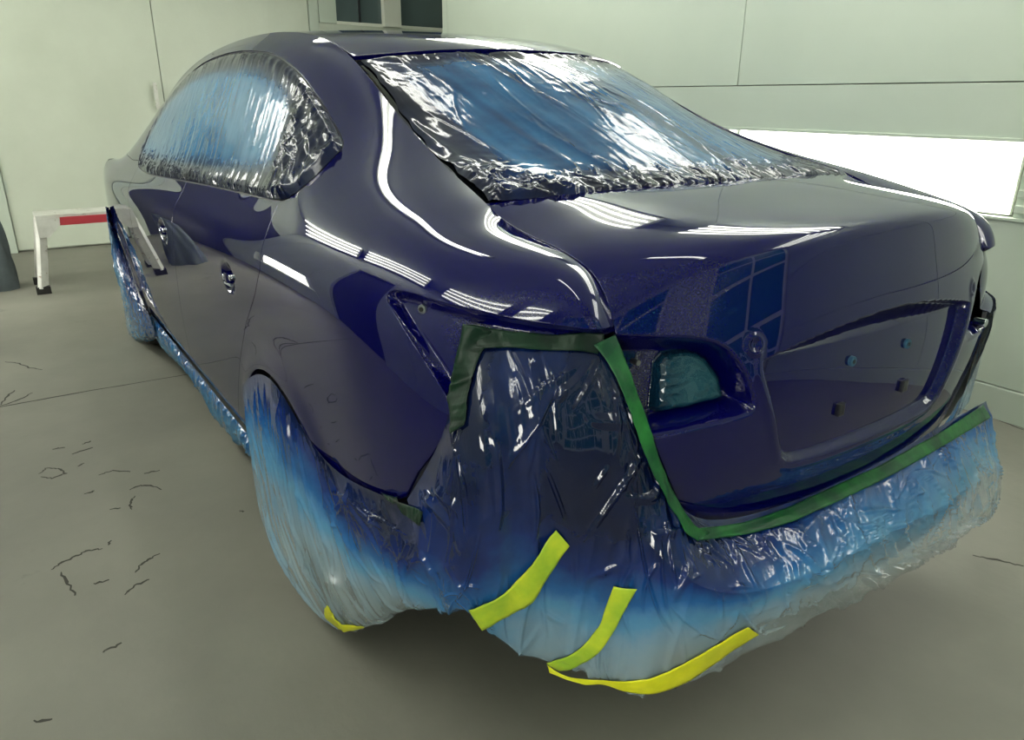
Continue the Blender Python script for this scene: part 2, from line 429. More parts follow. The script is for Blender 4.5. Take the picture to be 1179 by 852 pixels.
# ---------------------------------------------------------------- the booth
X0, X1, YL, YR, H = -4.2, 6.05, 2.40, -2.0, 3.0
def panels(name, root, axis, pos, rects, m, depth=.02, gap=.003):
    """wall panels with open joints; rects are (u0,u1,z0,z1) along the wall"""
    for u0, u1, z0, z1 in rects:
        d = sorted((pos, pos+depth))
        lo = [0,0,z0+gap]; hi = [0,0,z1-gap]
        lo[axis], hi[axis] = d; o = 1-axis; lo[o], hi[o] = u0+gap, u1-gap
        box(name, lo, hi, m, root, .0025)
fl = struct(box('floor', (X0-.2,-4.2,-.1), (X1+.3,YL+.2,0), 'concrete'))
struct(box('ceiling', (X0-.2,-4.2,H), (X1+.3,YL+.2,H+.1), 'wall_paint'))
# floor joint and cracks: narrow dark strips laid in the paint
def strip(name, pts, wd, m, parent, z=.0008):
    V, Fs = [], []
    for i, (x, y) in enumerate(pts):
        a = pts[max(i-1,0)]; b = pts[min(i+1,len(pts)-1)]; d = Vector((b[0]-a[0], b[1]-a[1])).normalized()
        ww = wd*(.35+.65*math.sin(math.pi*(i+.5)/len(pts)))*(.6+.8*random.random())
        V += [(x-d.y*ww, y+d.x*ww, z), (x+d.y*ww, y-d.x*ww, z), (x+d.y*ww, y-d.x*ww, -.002), (x-d.y*ww, y+d.x*ww, -.002)]
    for i in range(len(pts)-1):
        a = i*4; b = a+4
        Fs += [(a,a+1,b+1,b), (a+1,a+2,b+2,b+1), (a+3,a,b,b+3)]
    return meshobj(name, V, Fs, m, parent, smooth=False)
def wig(pts, n=6, amp=.006):
    out = []
    for (ax, ay), (bx, by) in zip(pts[:-1], pts[1:]):
        for k in range(n): t = k/n; out.append((ax+(bx-ax)*t+random.uniform(-amp,amp), ay+(by-ay)*t+random.uniform(-amp,amp)))
    return out+[pts[-1]]
strip('expansion_joint', wig([(2.082,2.38),(2.083,1.9),(2.10,1.52),(2.10,1.19),(2.082,.80),(2.08,0),(2.07,-1.99)], 8, .0015), .0035, 'crack', fl)
CRACKS = [[(2.124, 1.521), (2.22, 1.494), (2.292, 1.461)], [(2.116, 1.521), (2.138, 1.46), (2.215, 1.395)], [(2.774, 1.486), (2.731, 1.439), (2.611, 1.388), (2.538, 1.337)], [(1.505, 1.367), (1.494, 1.325)], [(1.416, 1.307), (1.435, 1.237)], [(1.488, 1.264), (1.505, 1.237)], [(1.291, 1.3), (1.308, 1.279)], [(1.305, 1.421), (1.336, 1.399), (1.31, 1.36), (1.254, 1.344), (1.238, 1.386), (1.274, 1.418)], [(1.051, 1.303), (1.06, 1.273)], [(1.177, 1.249), (1.183, 1.202), (1.14, 1.149)], [(1.097, 1.108), (1.095, 1.06)], [(0.998, 1.17), (1.016, 1.137), (0.987, 1.105), (0.939, 1.082)], [(0.943, 1.168), (0.904, 1.186), (0.854, 1.187)], [(0.893, 1.244), (0.884, 1.216)], [(0.621, 1.428), (0.647, 1.402), (0.661, 1.359), (0.671, 1.329), (0.659, 1.296)], [(0.671, 1.283), (0.692, 1.268)], [(0.59, 1.411), (0.518, 1.397), (0.452, 1.387)], [(0.473, 1.235), (0.508, 1.217), (0.527, 1.188), (0.537, 1.16)], [(0.384, 1.273), (0.41, 1.249), (0.418, 1.208)], [(0.65, 0.898), (0.636, 0.889)], [(0.481, 1.341), (0.48, 1.301)], [(-0.818, -0.841), (-0.872, -0.883), (-0.927, -0.911)], [(-0.495, -1.97), (-0.391, -1.988)], [(0.167, 1.355), (0.181, 1.311)], [(0.017, 1.503), (0.002, 1.471)]]
for c in CRACKS: strip('floor_crack', wig(c, 5, .004), .0035, 'crack', fl)

# right wall: metal panels, a recessed light panel, a kick rail
wr = struct(box('wall_right', (X0,YR-.12,0), (4.28,YR-.07,H), 'seam'))
for r in [(X0,-1.5,.14,.835),(-1.5,1.2,.14,.835),(1.2,2.75,.14,.835),(2.75,4.28,.14,.835),
          (X0,-1.5,.835,1.35),(-1.5,-.25,.835,1.35),(-.25,2.75,1.135,1.35),(2.75,4.28,1.135,1.35),
          (X0,-1.5,1.35,H),(-1.5,1.2,1.35,H),(1.2,4.28,1.35,H)]:
    panels('wall_panel', wr, 1, YR-.07, [r], 'wall_metal', .07, .0022)
struct(box('baseboard_right', (X0,YR-.07,0), (4.28,YR+.012,.138), 'wall_metal', bevel=.004))
t1 = struct(box('trim_1', (-.25,YR-.005,1.128), (4.28,YR+.014,1.142), 'wall_metal', bevel=.003))
t2 = struct(box('trim_2', (-.75,YR-.005,.826), (4.28,YR+.02,.838), 'wall_metal', bevel=.003))
struct(box('wall_right_return', (4.28,-3.4,0), (4.36,YR-.0,H), 'wall_metal'))
struct(box('wall_far_right', (4.28,-3.5,0), (X1,-3.4,H), 'wall_metal'))
for k, (a, b) in enumerate([(-.22,1.19),(1.21,2.74),(2.76,4.26)]):
    t = thing('wall_light', ((a+b)/2,YR-.07,.985), ['glowing light panel set in the right wall behind the boot lid','glowing light panel in the right wall hidden behind the cabin','glowing light panel in the right wall beside the bonnet'][k], 'wall light', 'light panels in the right booth wall')
    h = (b-a)/2
    box('housing', (-h,.0,-.145), (h,.02,.145), 'fixture', t, .002)
    box('diffuser', (-h+.01,.02,-.138), (h-.01,.03,.138), 'panel_light', t)
# pipe clips at the end of the light panel
t = thing('cable_bracket', (-.262,YR,.86), 'small grey bracket stack at the right end of the glowing wall panel', 'bracket')
for k in range(4): box('clip', (-.05-.012*(k%2),.0,.0+k*.06), (.0,.03,.03+k*.06), 'wall_metal', t, .004)

# far wall: two sliding door leaves, a jamb, two dark windows high on the right
wf = struct(box('wall_front', (X1+.04,-3.4,0), (X1+.14,YL+.1,H), 'wall_paint'))
for n, (y0, y1) in enumerate([(-.047,1.30),(-1.46,-.053)]):
    d = struct(box('door_%d' % (n+1), (X1,y0,.015), (X1+.04,y1,2.75), 'wall_paint', bevel=.004))
    if n == 0:
        for z in (1.20, 1.37): cyl('handle_mount', (X1,.022,z), (X1-.05,.022,z), .012, 'aluminium', d, 12)
        box('door_handle', (X1-.066,.006,1.172), (X1-.040,.036,1.398), 'aluminium', d, .006)
    for z in (.5, 1.4, 2.3): box('hinge', (X1-.012,(y1-.02 if n == 0 else y0),z), (X1,(y1 if n == 0 else y0+.02),z+.1), 'wall_metal', d, .002)
struct(box('trim_3', (X1-.035,1.305,0), (X1+.04,1.40,H), 'wall_metal', bevel=.004))
struct(box('trim_4', (X1-.02,-1.56,0), (X1+.04,-1.466,H), 'wall_metal', bevel=.004))
struct(box('wall_front_left', (X1,1.40,2.12), (X1+.04,YL,H), 'wall_paint'))
struct(box('trim_7', (X1-.005,1.405,0), (X1+.04,1.47,2.118), 'wall_paint'))
struct(box('door_6', (X1+.01,1.475,.01), (X1+.04,YL-.01,2.115), 'dark_panel'))  # unseen dark panel, added so the rear door mirrors something dark
struct(box('wall_front_sill', (X1,-3.4,0), (X1+.04,-1.565,1.975), 'wall_paint'))
struct(box('trim_5', (X1-.05,-2.44,1.975), (X1+.04,-2.25,H), 'frame_white', bevel=.004))
struct(box('trim_6', (X1-.02,-1.745,1.975), (X1+.04,-1.565,H), 'wall_metal', bevel=.004))
for n, (y0, y1) in enumerate([(-2.25,-1.745),(-3.0,-2.44)]):
    wd = struct(box('window_%d' % (n+1), (X1+.02,y0,1.975), (X1+.03,y1,2.75), 'window_dark'))
    fr = box('window_frame', (X1-.01,y0,1.97), (X1+.03,y1,2.0), 'frame_white', wd, .003)
    if n == 0: box('mullion', (X1-.005,-2.01,2.0), (X1+.02,-1.995,2.75), 'dark_plastic', wd)
struct(box('wall_front_right', (X1-.02,-3.4,1.975), (X1+.04,-3.0,H), 'wall_paint'))

# left wall with its own light panel, and the rear doors with tinted panes (seen only as reflections)
wl = struct(box('wall_left', (X0,YL+.07,0), (X1,YL+.12,H), 'seam'))
for r in [(X0,-3.6,0,H),(-3.6,-1.6,0,.75),(-3.6,-1.6,1.15,H),(-1.6,.4,0,H),(.4,1.2,0,H),(1.2,3.0,2.15,H),(3.0,3.5,0,H),(3.5,5.2,0,.40),(3.5,5.2,.78,H),(5.2,X1,0,H)]:
    panels('wall_panel', wl, 1, YL, [r], 'wall_paint', .07, .003)
struct(box('door_5', (1.21,YL+.05,.01), (2.99,YL+.07,2.14), 'dark_panel'))  # unseen dark panel, added to darken what the car's left side reflects
t = thing('wall_light', (4.35,YL+.06,.59), 'glowing light panel low in the left wall beyond the front door', 'wall light')
box('housing', (-.85,-.01,-.19), (.85,.01,.19), 'fixture', t, .002); box('diffuser', (-.62,-.02,-.16), (.62,-.01,.16), 'panel_light', t)
t = thing('wall_light', (-2.6,YL+.06,.95), 'glowing light panel added in the left wall behind the viewer', 'wall light')  # extra lamp out of view, added to put glints on the rear film
box('housing', (-.99,-.01,-.19), (.99,.01,.19), 'fixture', t, .002); box('diffuser', (-.97,-.02,-.17), (.97,-.01,.17), 'panel_light', t)
struct(box('wall_rear', (X0-.14,YR-.2,0), (X0-.04,YL+.1,H), 'wall_paint'))
for n, (y0, y1) in enumerate([(-1.95,-.35),(.45,2.05)]):
    d = struct(box('door_%d' % (n+3), (X0-.04,y0,.02), (X0,y1,2.7), 'frame_white'))
    for i in range(2):
        for j in range(5):
            ww = (y1-y0-.18)/2; ya = y0+.06+i*(ww+.06); za = .12+j*.52
            box('pane', (X0,ya,za), (X0+.012,ya+ww,za+.46), 'teal_glass', d, .004)
    box('door_handle', (X0+.0,y1-.05 if n == 0 else y0+.02,1.0), (X0+.05,y1-.02 if n == 0 else y0+.05,1.2), 'steel', d, .004)

# ceiling fixtures in the hips of the booth
def fixture(x0, x1, y, z, tilt, label, group, n=4, ln=.52):
    t = thing('ceiling_light', ((x0+x1)/2, y, z), label, 'ceiling light', group); h = (x1-x0)/2
    Rm = Matrix.Rotation(tilt, 4, 'X')
    box('housing', (-h,-ln/2,0), (h,ln/2,.05), 'fixture', t, .004, Rm)
    for k in range(n):
        yy = -ln/2+ln*(k+.5)/n; a = Rm @ Vector((-h+.03,yy,-.022)); b = Rm @ Vector((h-.03,yy,-.022))
        cyl('tube', a, b, .018, 'tube', t, 12)
    return t
LR = [(-3.9,-1.60),(-1.15,1.18),(1.68,3.9)]
for k, (a, b) in enumerate(LR):
    fixture(a, b, -1.75, 2.88, math.radians(38), ['four tube ceiling fixture on the right, behind the car','four tube ceiling fixture on the right, above the boot','four tube ceiling fixture on the right, above the cabin'][k], 'ceiling fixtures along the right side')
LL = [(-2.95,-1.75),(-1.35,.08),(.55,3.6),(4.0,5.8)]
for k, (a, b) in enumerate(LL):
    fixture(a, b, 2.12, 2.86, math.radians(-38), ['short tube fixture on the left, rearmost of its row','tube fixture on the left beside the boot','long tube fixture on the left beside the doors','tube fixture on the left by the far doors'][k], 'ceiling fixtures along the left side')
fixture(.8,3.2, .15, 2.94, 0, 'three tube fixture in the middle of the ceiling over the cabin', None, 2, .16)
fixture(-1.9,-.35, .02, 2.94, 0, 'single tube fixture in the middle of the ceiling behind the boot', None, 1, .12)

# step stool (work platform) beyond the front wheel
st = thing('step_stool', (4.45,1.13,0), 'aluminium work platform with a red edged tread beyond the front wheel', 'stool')
tz = .50
for sx in (-1, 1):
    for yy, dy in ((0.02,.07), (-.78,-.07)):
        lg = bar('leg', (sx*.17,yy+dy,.03), (sx*.075,yy,tz-.03), .03, .075, 'aluminium', st, .004)
        c = Vector((sx*.17,yy+dy,.0)); box('rubber_foot', (c.x-.026,c.y-.043,0), (c.x+.026,c.y+.043,.05), 'rubber', lg, .004)
box('tread', (-.13,-.82,tz-.005), (.13,.05,tz+.018), 'aluminium', st, .004)
for sx in (-1, 1): box('tread_edge', (sx*.132-.006,-.70,tz-.055), (sx*.132+.006,-.07,tz-.0), 'red_tread', st, .003)
for yy in (.0,-.76):
    bar('brace', (-.115,yy+.03,.28), (.115,yy+.03,.28), .03, .012, 'aluminium', st)
    for sx in (-1, 1):
        bm = bmesh.new(); v = [bm.verts.new(p) for p in [(sx*.137,yy+.05,tz),(sx*.137,yy-.09,tz),(sx*.137,yy-.085,tz-.05),(sx*.137,yy-.01,tz-.13),(sx*.137,yy+.05,tz-.13)]]
        f = bm.faces.new(v); e = bmesh.ops.extrude_face_region(bm, geom=[f]); bmesh.ops.translate(bm, vec=(sx*.004,0,0), verts=[q for q in e['geom'] if isinstance(q, bmesh.types.BMVert)])
        bmesh.ops.recalc_face_normals(bm, faces=bm.faces); bmobj('corner_bracket', bm, 'aluminium', st)

# cloth sack standing against the jamb at the left edge
n = 40; V, Fs = [], []
for j in range(26):
    v = j/25; z = v*.50; rad = .125*(1-.35*v**2)*(.55 if j == 25 else 1)
    for i in range(n):
        a = 2*math.pi*i/n; q = rad*(1+.10*math.sin(5*a+3*v)+.06*math.sin(9*a-5*v))
        V.append((q*math.cos(a)+.03*v, q*math.sin(a)*1.2, z+.012*math.sin(3*a)*v))
for j in range(25):
    for i in range(n): Fs.append((j*n+i, j*n+(i+1)%n, (j+1)*n+(i+1)%n, (j+1)*n+i))
Fs.append(list(range(25*n, 26*n)))
o = meshobj('cloth_sack', V, Fs, 'sack_cloth'); o.location = (4.6,1.50,0)
tag(o, 'blue grey cloth sack standing on the floor at the left edge', 'sack')
# ---------------------------------------------------------------- the car
car = thing('saloon_car', (0,0,0), 'dark blue four door saloon masked for spraying, boot towards the viewer', 'car')
NU, NV = 26, 14
G0 = side_surface(NU, NV); GN = grid_normals(G0)
A_ = G0[:,:,0]+G0[:,:,1]; Z_ = G0[:,:,2]
# dished finger pockets behind the door handles
def smooth(t): t = np.clip(t, 0, 1); return t*t*(3-2*t)
dish = np.zeros(A_.shape)
HAND = [(1.348,.812), (2.243,.812)]
for ha, hz in HAND:
    e = np.hypot((A_-ha)/.062, (Z_-hz)/.044); dish += .020*smooth(1.15-e)
# wheel arch lips swell a little
AC = [(.15,.27,.36), (2.76,.27,.36)]
for ax, az, ar in AC:
    d = np.hypot(G0[:,:,0]-ax, Z_-az)-ar; dish -= .010*np.exp(-(d/.05)**2)*(Z_ < .75)
G1 = G0-GN*dish[:,:,None]
N1 = grid_normals(G1)
if (N1[NU*5, NV*3] @ np.array([0,1,0])) < 0: N1 = -N1
ext = np.stack([G0[:,:,0]+G0[:,:,1], G0[:,:,2], G0[:,:,0]], -1)
side = Sheet.grid(G1, ext, N1)
DLO = rounded([(3.05,1.0),(3.08,1.06),(3.0,1.18),(2.85,1.29),(2.6,1.37),(2.3,1.412),(1.87,1.426),(1.54,1.409),(1.368,1.388),(1.175,1.339),(1.01,1.271),(.874,1.207),(.806,1.176),(.783,1.158),(.816,1.124),(.862,1.087),(.939,1.048),(1.017,1.032),(1.258,1.022),(1.615,1.011),(1.976,.996),(2.43,.977),(2.744,.966),(2.99,.972)], it=1)
GAPR = [(1.005,1.028),(1.01,.971),(1.016,.946),(1.03,.891),(1.095,.819),(1.235,.703),(1.37,.559),(1.47,.43),(1.60,.25),(1.64,.1)]
GAPB = [(1.99,1.03),(1.997,.953),(2.02,.898),(2.06,.804),(2.12,.676),(2.18,.527),(2.22,.25),(2.23,.1)]
GAPF = [(2.98,1.0),(2.965,.92),(2.975,.863),(3.02,.704),(3.06,.501),(3.08,.25),(3.09,.1)]
LAMP = rounded([(.382,.955),(.366,.972),(.309,.975),(.247,.971),(.16,.966),(.079,.959),(-.034,.949),(-.144,.936),(-.6,.93),(-.6,.79),(-.10,.79),(.14,.792),(.183,.806),(.198,.823),(.229,.854),(.29,.90),(.346,.937)], it=1)
REAR_DOOR = [(1.0,1.25)]+GAPR+GAPB[::-1]+[(2.0,1.25)]
FRONT_DOOR = [(1.992,1.25)]+GAPB+GAPF[::-1]+[(2.98,1.25)]
FENDER = [(2.985,1.0)]+GAPF+[(6,.1),(6,.86),(4.1,.93),(3.62,1.0),(3.2,.99)]
BUMP = [(-.9,.805),(.15,.805),(.183,.81),(.2,.769),(.238,.721),(.294,.664),(.338,.60),(.40,.565),(.513,.535),(.70,.49),(1.02,.40),(1.02,-.2),(-.9,-.2)]
def fld(s, poly): return sdpoly(s.X[:,0], s.X[:,1], poly)
g = .0022
s = side.clip(-(fld(side, DLO)-.0))
s = s.clip(-fld(s, LAMP))
for ax, az, ar in AC: s = s.clip(ar-np.hypot(s.X[:,2]-ax, s.X[:,1]-az))
s = s.clip(.235-s.X[:,1])
low = s.clip(s.X[:,1]-1.03)
parts = [('rear_door', low.clip(fld(low, REAR_DOOR)+g)), ('front_door', low.clip(fld(low, FRONT_DOOR)+g)),
         ('fender', s.clip(fld(s, FENDER)+g))]
q = s.clip(g-fld(s, FENDER))
# quarter panel with pillar, roof rail and sill: everything outside the doors
q = q.clip(np.where(q.X[:,1] < 1.03, g-np.minimum(fld(q, REAR_DOOR), fld(q, FRONT_DOOR)), -1.))
val = q.clip(fld(q, BUMP)+g); val = val.clip(.53-val.X[:,1]); q = q.clip(g-fld(q, BUMP))
parts += [('quarter_panel', q)]
pk = side.clip(fld(side, LAMP)-.0005)
dep = .022*smooth(-fld(pk, LAMP)/.011)
pocket = pk.moved(-dep)
# re-derive pocket normals from its faces
def renormal(sh):
    Nn = np.zeros_like(sh.V)
    for f in sh.F:
        a, b, c = sh.V[f[0]], sh.V[f[1]], sh.V[f[2]]; n = np.cross(b-a, c-a)
        for i in f: Nn[i] += n
    Nn /= np.maximum(np.linalg.norm(Nn, axis=1, keepdims=True), 1e-12)
    sg = np.sign((Nn*sh.N).sum(1, keepdims=True)); sg[sg == 0] = 1
    return Sheet(sh.V, Nn*sg, sh.F, sh.X)
pocket = renormal(pocket)
made = {}
for mir in (False, True):
    f = (lambda x: x.mirror()) if mir else (lambda x: x)
    for n_, sh in parts: 
        o = f(sh).build(n_, 'paint', car); made[(n_, mir)] = o
    f(pocket).build('tail_light_pocket', 'paint', car, flange=0)
    f(val).moved(-.006).build('rear_valance', 'dark_plastic', car, flange=.01)
    # window trim ring and glass
    dl = side.clip(fld(side, DLO)+.002)
    ring = dl.clip(-.010-fld(dl, DLO))
    f(ring.moved(-.004)).build('window_trim', 'dark_plastic', car, flange=.006)
    f(dl.moved(-.016)).build('side_window', 'black_glass', car, flange=0)
    Gl = side_surface(6, 4); Nl = grid_normals(Gl); 
    if (Nl[30, 12] @ np.array([0,1,0])) < 0: Nl = -Nl
    ln = Sheet.grid(Gl, np.stack([Gl[:,:,0]+Gl[:,:,1], Gl[:,:,2], Gl[:,:,0]], -1), Nl).moved(-.045)
    for ax, az, ar in AC: ln = ln.clip((ar-.01)-np.hypot(ln.X[:,2]-ax, ln.X[:,1]-az))
    ln = ln.clip(fld(ln, [(-9,0),(-9,1.0),(1,1.05),(9,.95),(9,0)]))
    ln = ln.clip(np.where(ln.X[:,2] < -.25, .56, .24)-ln.X[:,1])
    f(ln).build('inner_panel', 'dark', car, flange=0)
# door handles: the levers are off, leaving their cradles in the dished pockets
for nm, (ha, hz) in (('rear_door', HAND[0]), ('front_door', HAND[1])):
    x = ha-.885
    par = made[(nm, False)]
    k = box('handle_cradle', (x-.012,.868,hz-.016), (x+.016,.892,hz+.014), 'paint', par, .005)
    cyl('handle_pivot', (x+.035,.870,hz-.006), (x+.035,.890,hz-.006), .009, 'chrome', par, 16, bevel=.002)
    cyl('handle_pivot', (x-.048,.872,hz+.008), (x-.048,.893,hz+.008), .008, 'chrome', par, 16, bevel=.002)
    bar('handle_lever', (x-.045,.888,hz-.014), (x+.03,.886,hz-.02), .008, .006, 'steel', par, .002)

# roof, rear window, boot lid
Gr = roof_surface(); Nr = grid_normals(Gr); Nr *= np.sign(Nr[:,:,2:3])
Sheet.grid(Gr, None, Nr).build('roof_panel', 'paint', car)
Gg = glass_surface(12, 60); Ng = grid_normals(Gg); Ng *= np.sign(Ng[:,:,2:3])
rw = Sheet.grid(Gg, None, Ng).moved(-.004).build('rear_window', 'black_glass', car, flange=0)
# bonnet and windscreen
def loft(A, B, n, bulge):
    A, B = np.array(A), np.array(B); s_ = np.linspace(-1, 1, n); out = np.zeros((len(A), n, 3))
    for i, x in enumerate(s_):
        a = abs(x); out[:,i,0] = A[:,0]+(B[:,0]-A[:,0])*a**2.2; out[:,i,1] = B[:,1]*x; out[:,i,2] = A[:,1]+(B[:,2]-A[:,1])*a**2.4
    return out
t_ = np.linspace(0, 4, 41)
ws = loft(cr([(2.36,1.435),(2.55,1.36),(2.8,1.24),(3.02,1.12),(3.16,1.03)], t_), cr([(2.27,.525,1.36),(2.45,.565,1.29),(2.62,.595,1.225),(2.8,.63,1.10),(2.94,.655,.985)], t_), 50, 0)
Nw = grid_normals(ws); Nw *= np.sign(Nw[:,:,2:3]); Sheet.grid(ws, None, Nw).build('windscreen', 'black_glass', car)
bn = loft(cr([(3.17,1.02),(3.35,1.00),(3.6,.94),(3.68,.84),(3.69,.6)], t_), cr([(2.96,.655,.98),(3.10,.65,.94),(3.34,.615,.855),(3.45,.60,.75),(3.46,.60,.5)], t_), 50, 0)
Nb = grid_normals(bn); Nb *= np.sign(Nb[10:11,25:26,2:3]); Sheet.grid(bn, None, Nb).build('bonnet', 'paint', car)

Gt = lid_surface(22, 320)
Nt = grid_normals(Gt); 
if Nt[40,160,2] < 0: Nt = -Nt
Y, Z = Gt[:,:,1], Gt[:,:,2]; rear = (np.arange(Gt.shape[0])[:,None] > 22*5)
REC = rounded([(.352,.862),(.350,.835),(.318,.76),(.288,.69),(.268,.652),(.225,.637),(0,.634),(-.225,.637),(-.268,.652),(-.288,.69),(-.318,.76),(-.350,.835),(-.352,.862),(-.33,1.02),(.33,1.02)], it=1)
ztop = .902-.36*Y**2
dS = -sdpoly(Y, Z, REC)
base = .016+.006*np.clip((Z-.64)/.215, 0, 1)+.030*np.clip((Z-.858)/.044, 0, 1)
rec = base*np.minimum(smooth(dS/.012), np.clip((ztop-Z)/.005, 0, 1))
rec = np.where((dS > 0) & (Z < ztop) & rear, rec, 0)
# raised rim round the plate recess fades into the skin
rim = .0025*np.exp(-((dS+.010)/.008)**2)*(Z < ztop+.02)*rear*(Z < .99)
LP = [(.61,.925),(.532,.918),(.476,.913),(.424,.897),(.388,.855),(.366,.808),(.358,.784),(.366,.768),(.398,.763),(.483,.758),(.542,.755),(.62,.752)]
LP = rounded(LP+[(.8,.74),(.8,.93)], it=1)
pd = -sdpoly(np.abs(Y), Z, LP)
lp = np.where((pd > 0) & rear, .058*smooth(pd/.026), 0)
# small round bosses at the upper corners of the recess
bd = np.hypot(np.abs(Y)-.368, Z-.888); boss = (.0035*np.exp(-((bd-.014)/.005)**2)-.002*np.exp(-(bd/.008)**2))*rear
Gt2 = Gt-Nt*(rec+lp-rim-boss)[:,:,None]
N2 = grid_normals(Gt2)
if N2[40,160,2] < 0: N2 = -N2
lid = Sheet.grid(Gt2, None, N2).build('boot_lid', 'paint', car)
for y in (.096,-.096):
    o = cyl('plate_plug', (-.869,y,.812), (-.858,y,.812), .010, 'plug_blue', lid, 20, bevel=.002)
    cyl('plug_hole', (-.8702,y,.812), (-.868,y,.812), .004, 'dark', lid, 12)
for y in (.112,-.112): box('plate_clip', (-.872,y-.010,.706), (-.858,y+.010,.732), 'dark_plastic', lid, .003)
for y, z in ((-.505,.756),(-.53,.775)): cyl('badge_stud', (-.828,y,z), (-.80,y,z), .010, 'chrome', lid, 16, bevel=.003)
cyl('lamp_stud', (-.768,.553,.868), (-.752,.553,.868), .005, 'steel', lid, 12)
# stud and screw hole in the painted corner pocket
cyl('lamp_stud', (-.53,.79,.945), (-.545,.826,.947), .008, 'steel', car, 20, bevel=.003)
cyl('stud_hole', (-.545,.825,.947), (-.546,.8275,.947), .004, 'dark', car, 12)

# wheels
def lathe(name, prof, c, m, parent, seg=48, axis=1):
    V, Fs = [], []
    for i in range(seg):
        a = 2*math.pi*i/seg
        for r_, y_ in prof: V.append((c[0]+r_*math.cos(a), c[1]+y_, c[2]+r_*math.sin(a)))
    n = len(prof)
    for i in range(seg):
        for j in range(n-1): Fs.append((i*n+j, i*n+j+1, ((i+1)%seg)*n+j+1, ((i+1)%seg)*n+j))
    return meshobj(name, V, Fs, m, parent)
for wx in (0.02, 2.72):
    for sy in (1, -1):
        c = (wx, sy*.755, .315)
        wh = lathe('wheel', [(.0,.07*sy),(.05,.075*sy),(.07,.05*sy),(.19,.06*sy),(.205,.085*sy),(.21,.09*sy)], c, 'steel', car)
        lathe('tyre', [(.205,-.09),(.24,-.102),(.285,-.10),(.307,-.085),(.315,-.05),(.315,.05),(.307,.085),(.285,.10),(.24,.102),(.205,.09)], c, 'rubber', wh)
        for k in range(5):
            a = k*2*math.pi/5; bar('spoke', (c[0]+.05*math.cos(a), c[1]+sy*.07, c[2]+.05*math.sin(a)), (c[0]+.2*math.cos(a), c[1]+sy*.072, c[2]+.2*math.sin(a)), .035, .02, 'steel', wh, .004)
# floor pan, bumper bar and exhaust box under the film
box('floor_pan', (-.30,-.66,.24), (3.3,.66,.30), 'dark', car, .01)
box('boot_tub', (-.74,-.46,.36), (-.30,.46,.60), 'dark', car, .02)
for sy in (1, -1): box('inner_arch', (-.38,sy*.60-.02,.40), (.50,sy*.60+.02,.75), 'dark', car)
V, Fs = [], []; n = 28
for i in range(n+1):
    y = -.72+1.23*i/n; xf = -.905+.20*(y+.05)**2
    for dx, z in ((.10,.315),(.012,.31),(0,.32),(0,.385),(.012,.395),(.10,.40)): V.append((xf+dx, y, z-.045*max(0,-y)))
for i in range(n):
    for j in range(6): Fs.append((i*6+j, (i+1)*6+j, (i+1)*6+(j+1)%6, i*6+(j+1)%6))
Fs += [list(range(5,-1,-1)), list(range(n*6, n*6+6))]
meshobj('bumper_bar', V, Fs, 'bar_grey', car, smooth=False)
# ---------------------------------------------------------------- masking film and tape
WHEEL_BAG = [
     [(0.467, 0.885, 0.494), (0.333, 0.885, 0.575), (0.181, 0.885, 0.623), (0.044, 0.885, 0.596), (-0.042, 0.885, 0.561), (-0.202, 0.882, 0.524), (-0.38, 0.88, 0.56), (-0.552, 0.872, 0.605), (-0.641, 0.865, 0.63)] ,
     [(0.357, 0.912, 0.42), (0.229, 0.909, 0.489), (0.094, 0.905, 0.532), (-0.028, 0.901, 0.517), (-0.116, 0.896, 0.499), (-0.259, 0.888, 0.483), (-0.417, 0.881, 0.527), (-0.562, 0.869, 0.566), (-0.643, 0.858, 0.591)] ,
     [(0.283, 0.927, 0.311), (0.155, 0.922, 0.376), (0.032, 0.916, 0.42), (-0.082, 0.91, 0.422), (-0.175, 0.901, 0.424), (-0.306, 0.89, 0.434), (-0.448, 0.878, 0.488), (-0.569, 0.864, 0.524), (-0.646, 0.851, 0.552)] ,
     [(0.222, 0.939, 0.197), (0.091, 0.933, 0.26), (-0.022, 0.925, 0.306), (-0.129, 0.917, 0.325), (-0.228, 0.905, 0.35), (-0.349, 0.89, 0.385), (-0.478, 0.876, 0.449), (-0.577, 0.859, 0.482), (-0.65, 0.844, 0.512)] ,
     [(0.121, 0.931, 0.109), (0.007, 0.927, 0.159), (-0.085, 0.919, 0.197), (-0.178, 0.912, 0.228), (-0.278, 0.9, 0.273), (-0.387, 0.884, 0.332), (-0.503, 0.869, 0.406), (-0.582, 0.852, 0.437), (-0.654, 0.837, 0.471)] ,
     [(-0.023, 0.88, 0.007), (-0.098, 0.884, 0.036), (-0.156, 0.882, 0.063), (-0.224, 0.881, 0.105), (-0.318, 0.875, 0.174), (-0.414, 0.863, 0.261), (-0.519, 0.852, 0.351), (-0.582, 0.841, 0.384), (-0.658, 0.83, 0.43)] ,
]
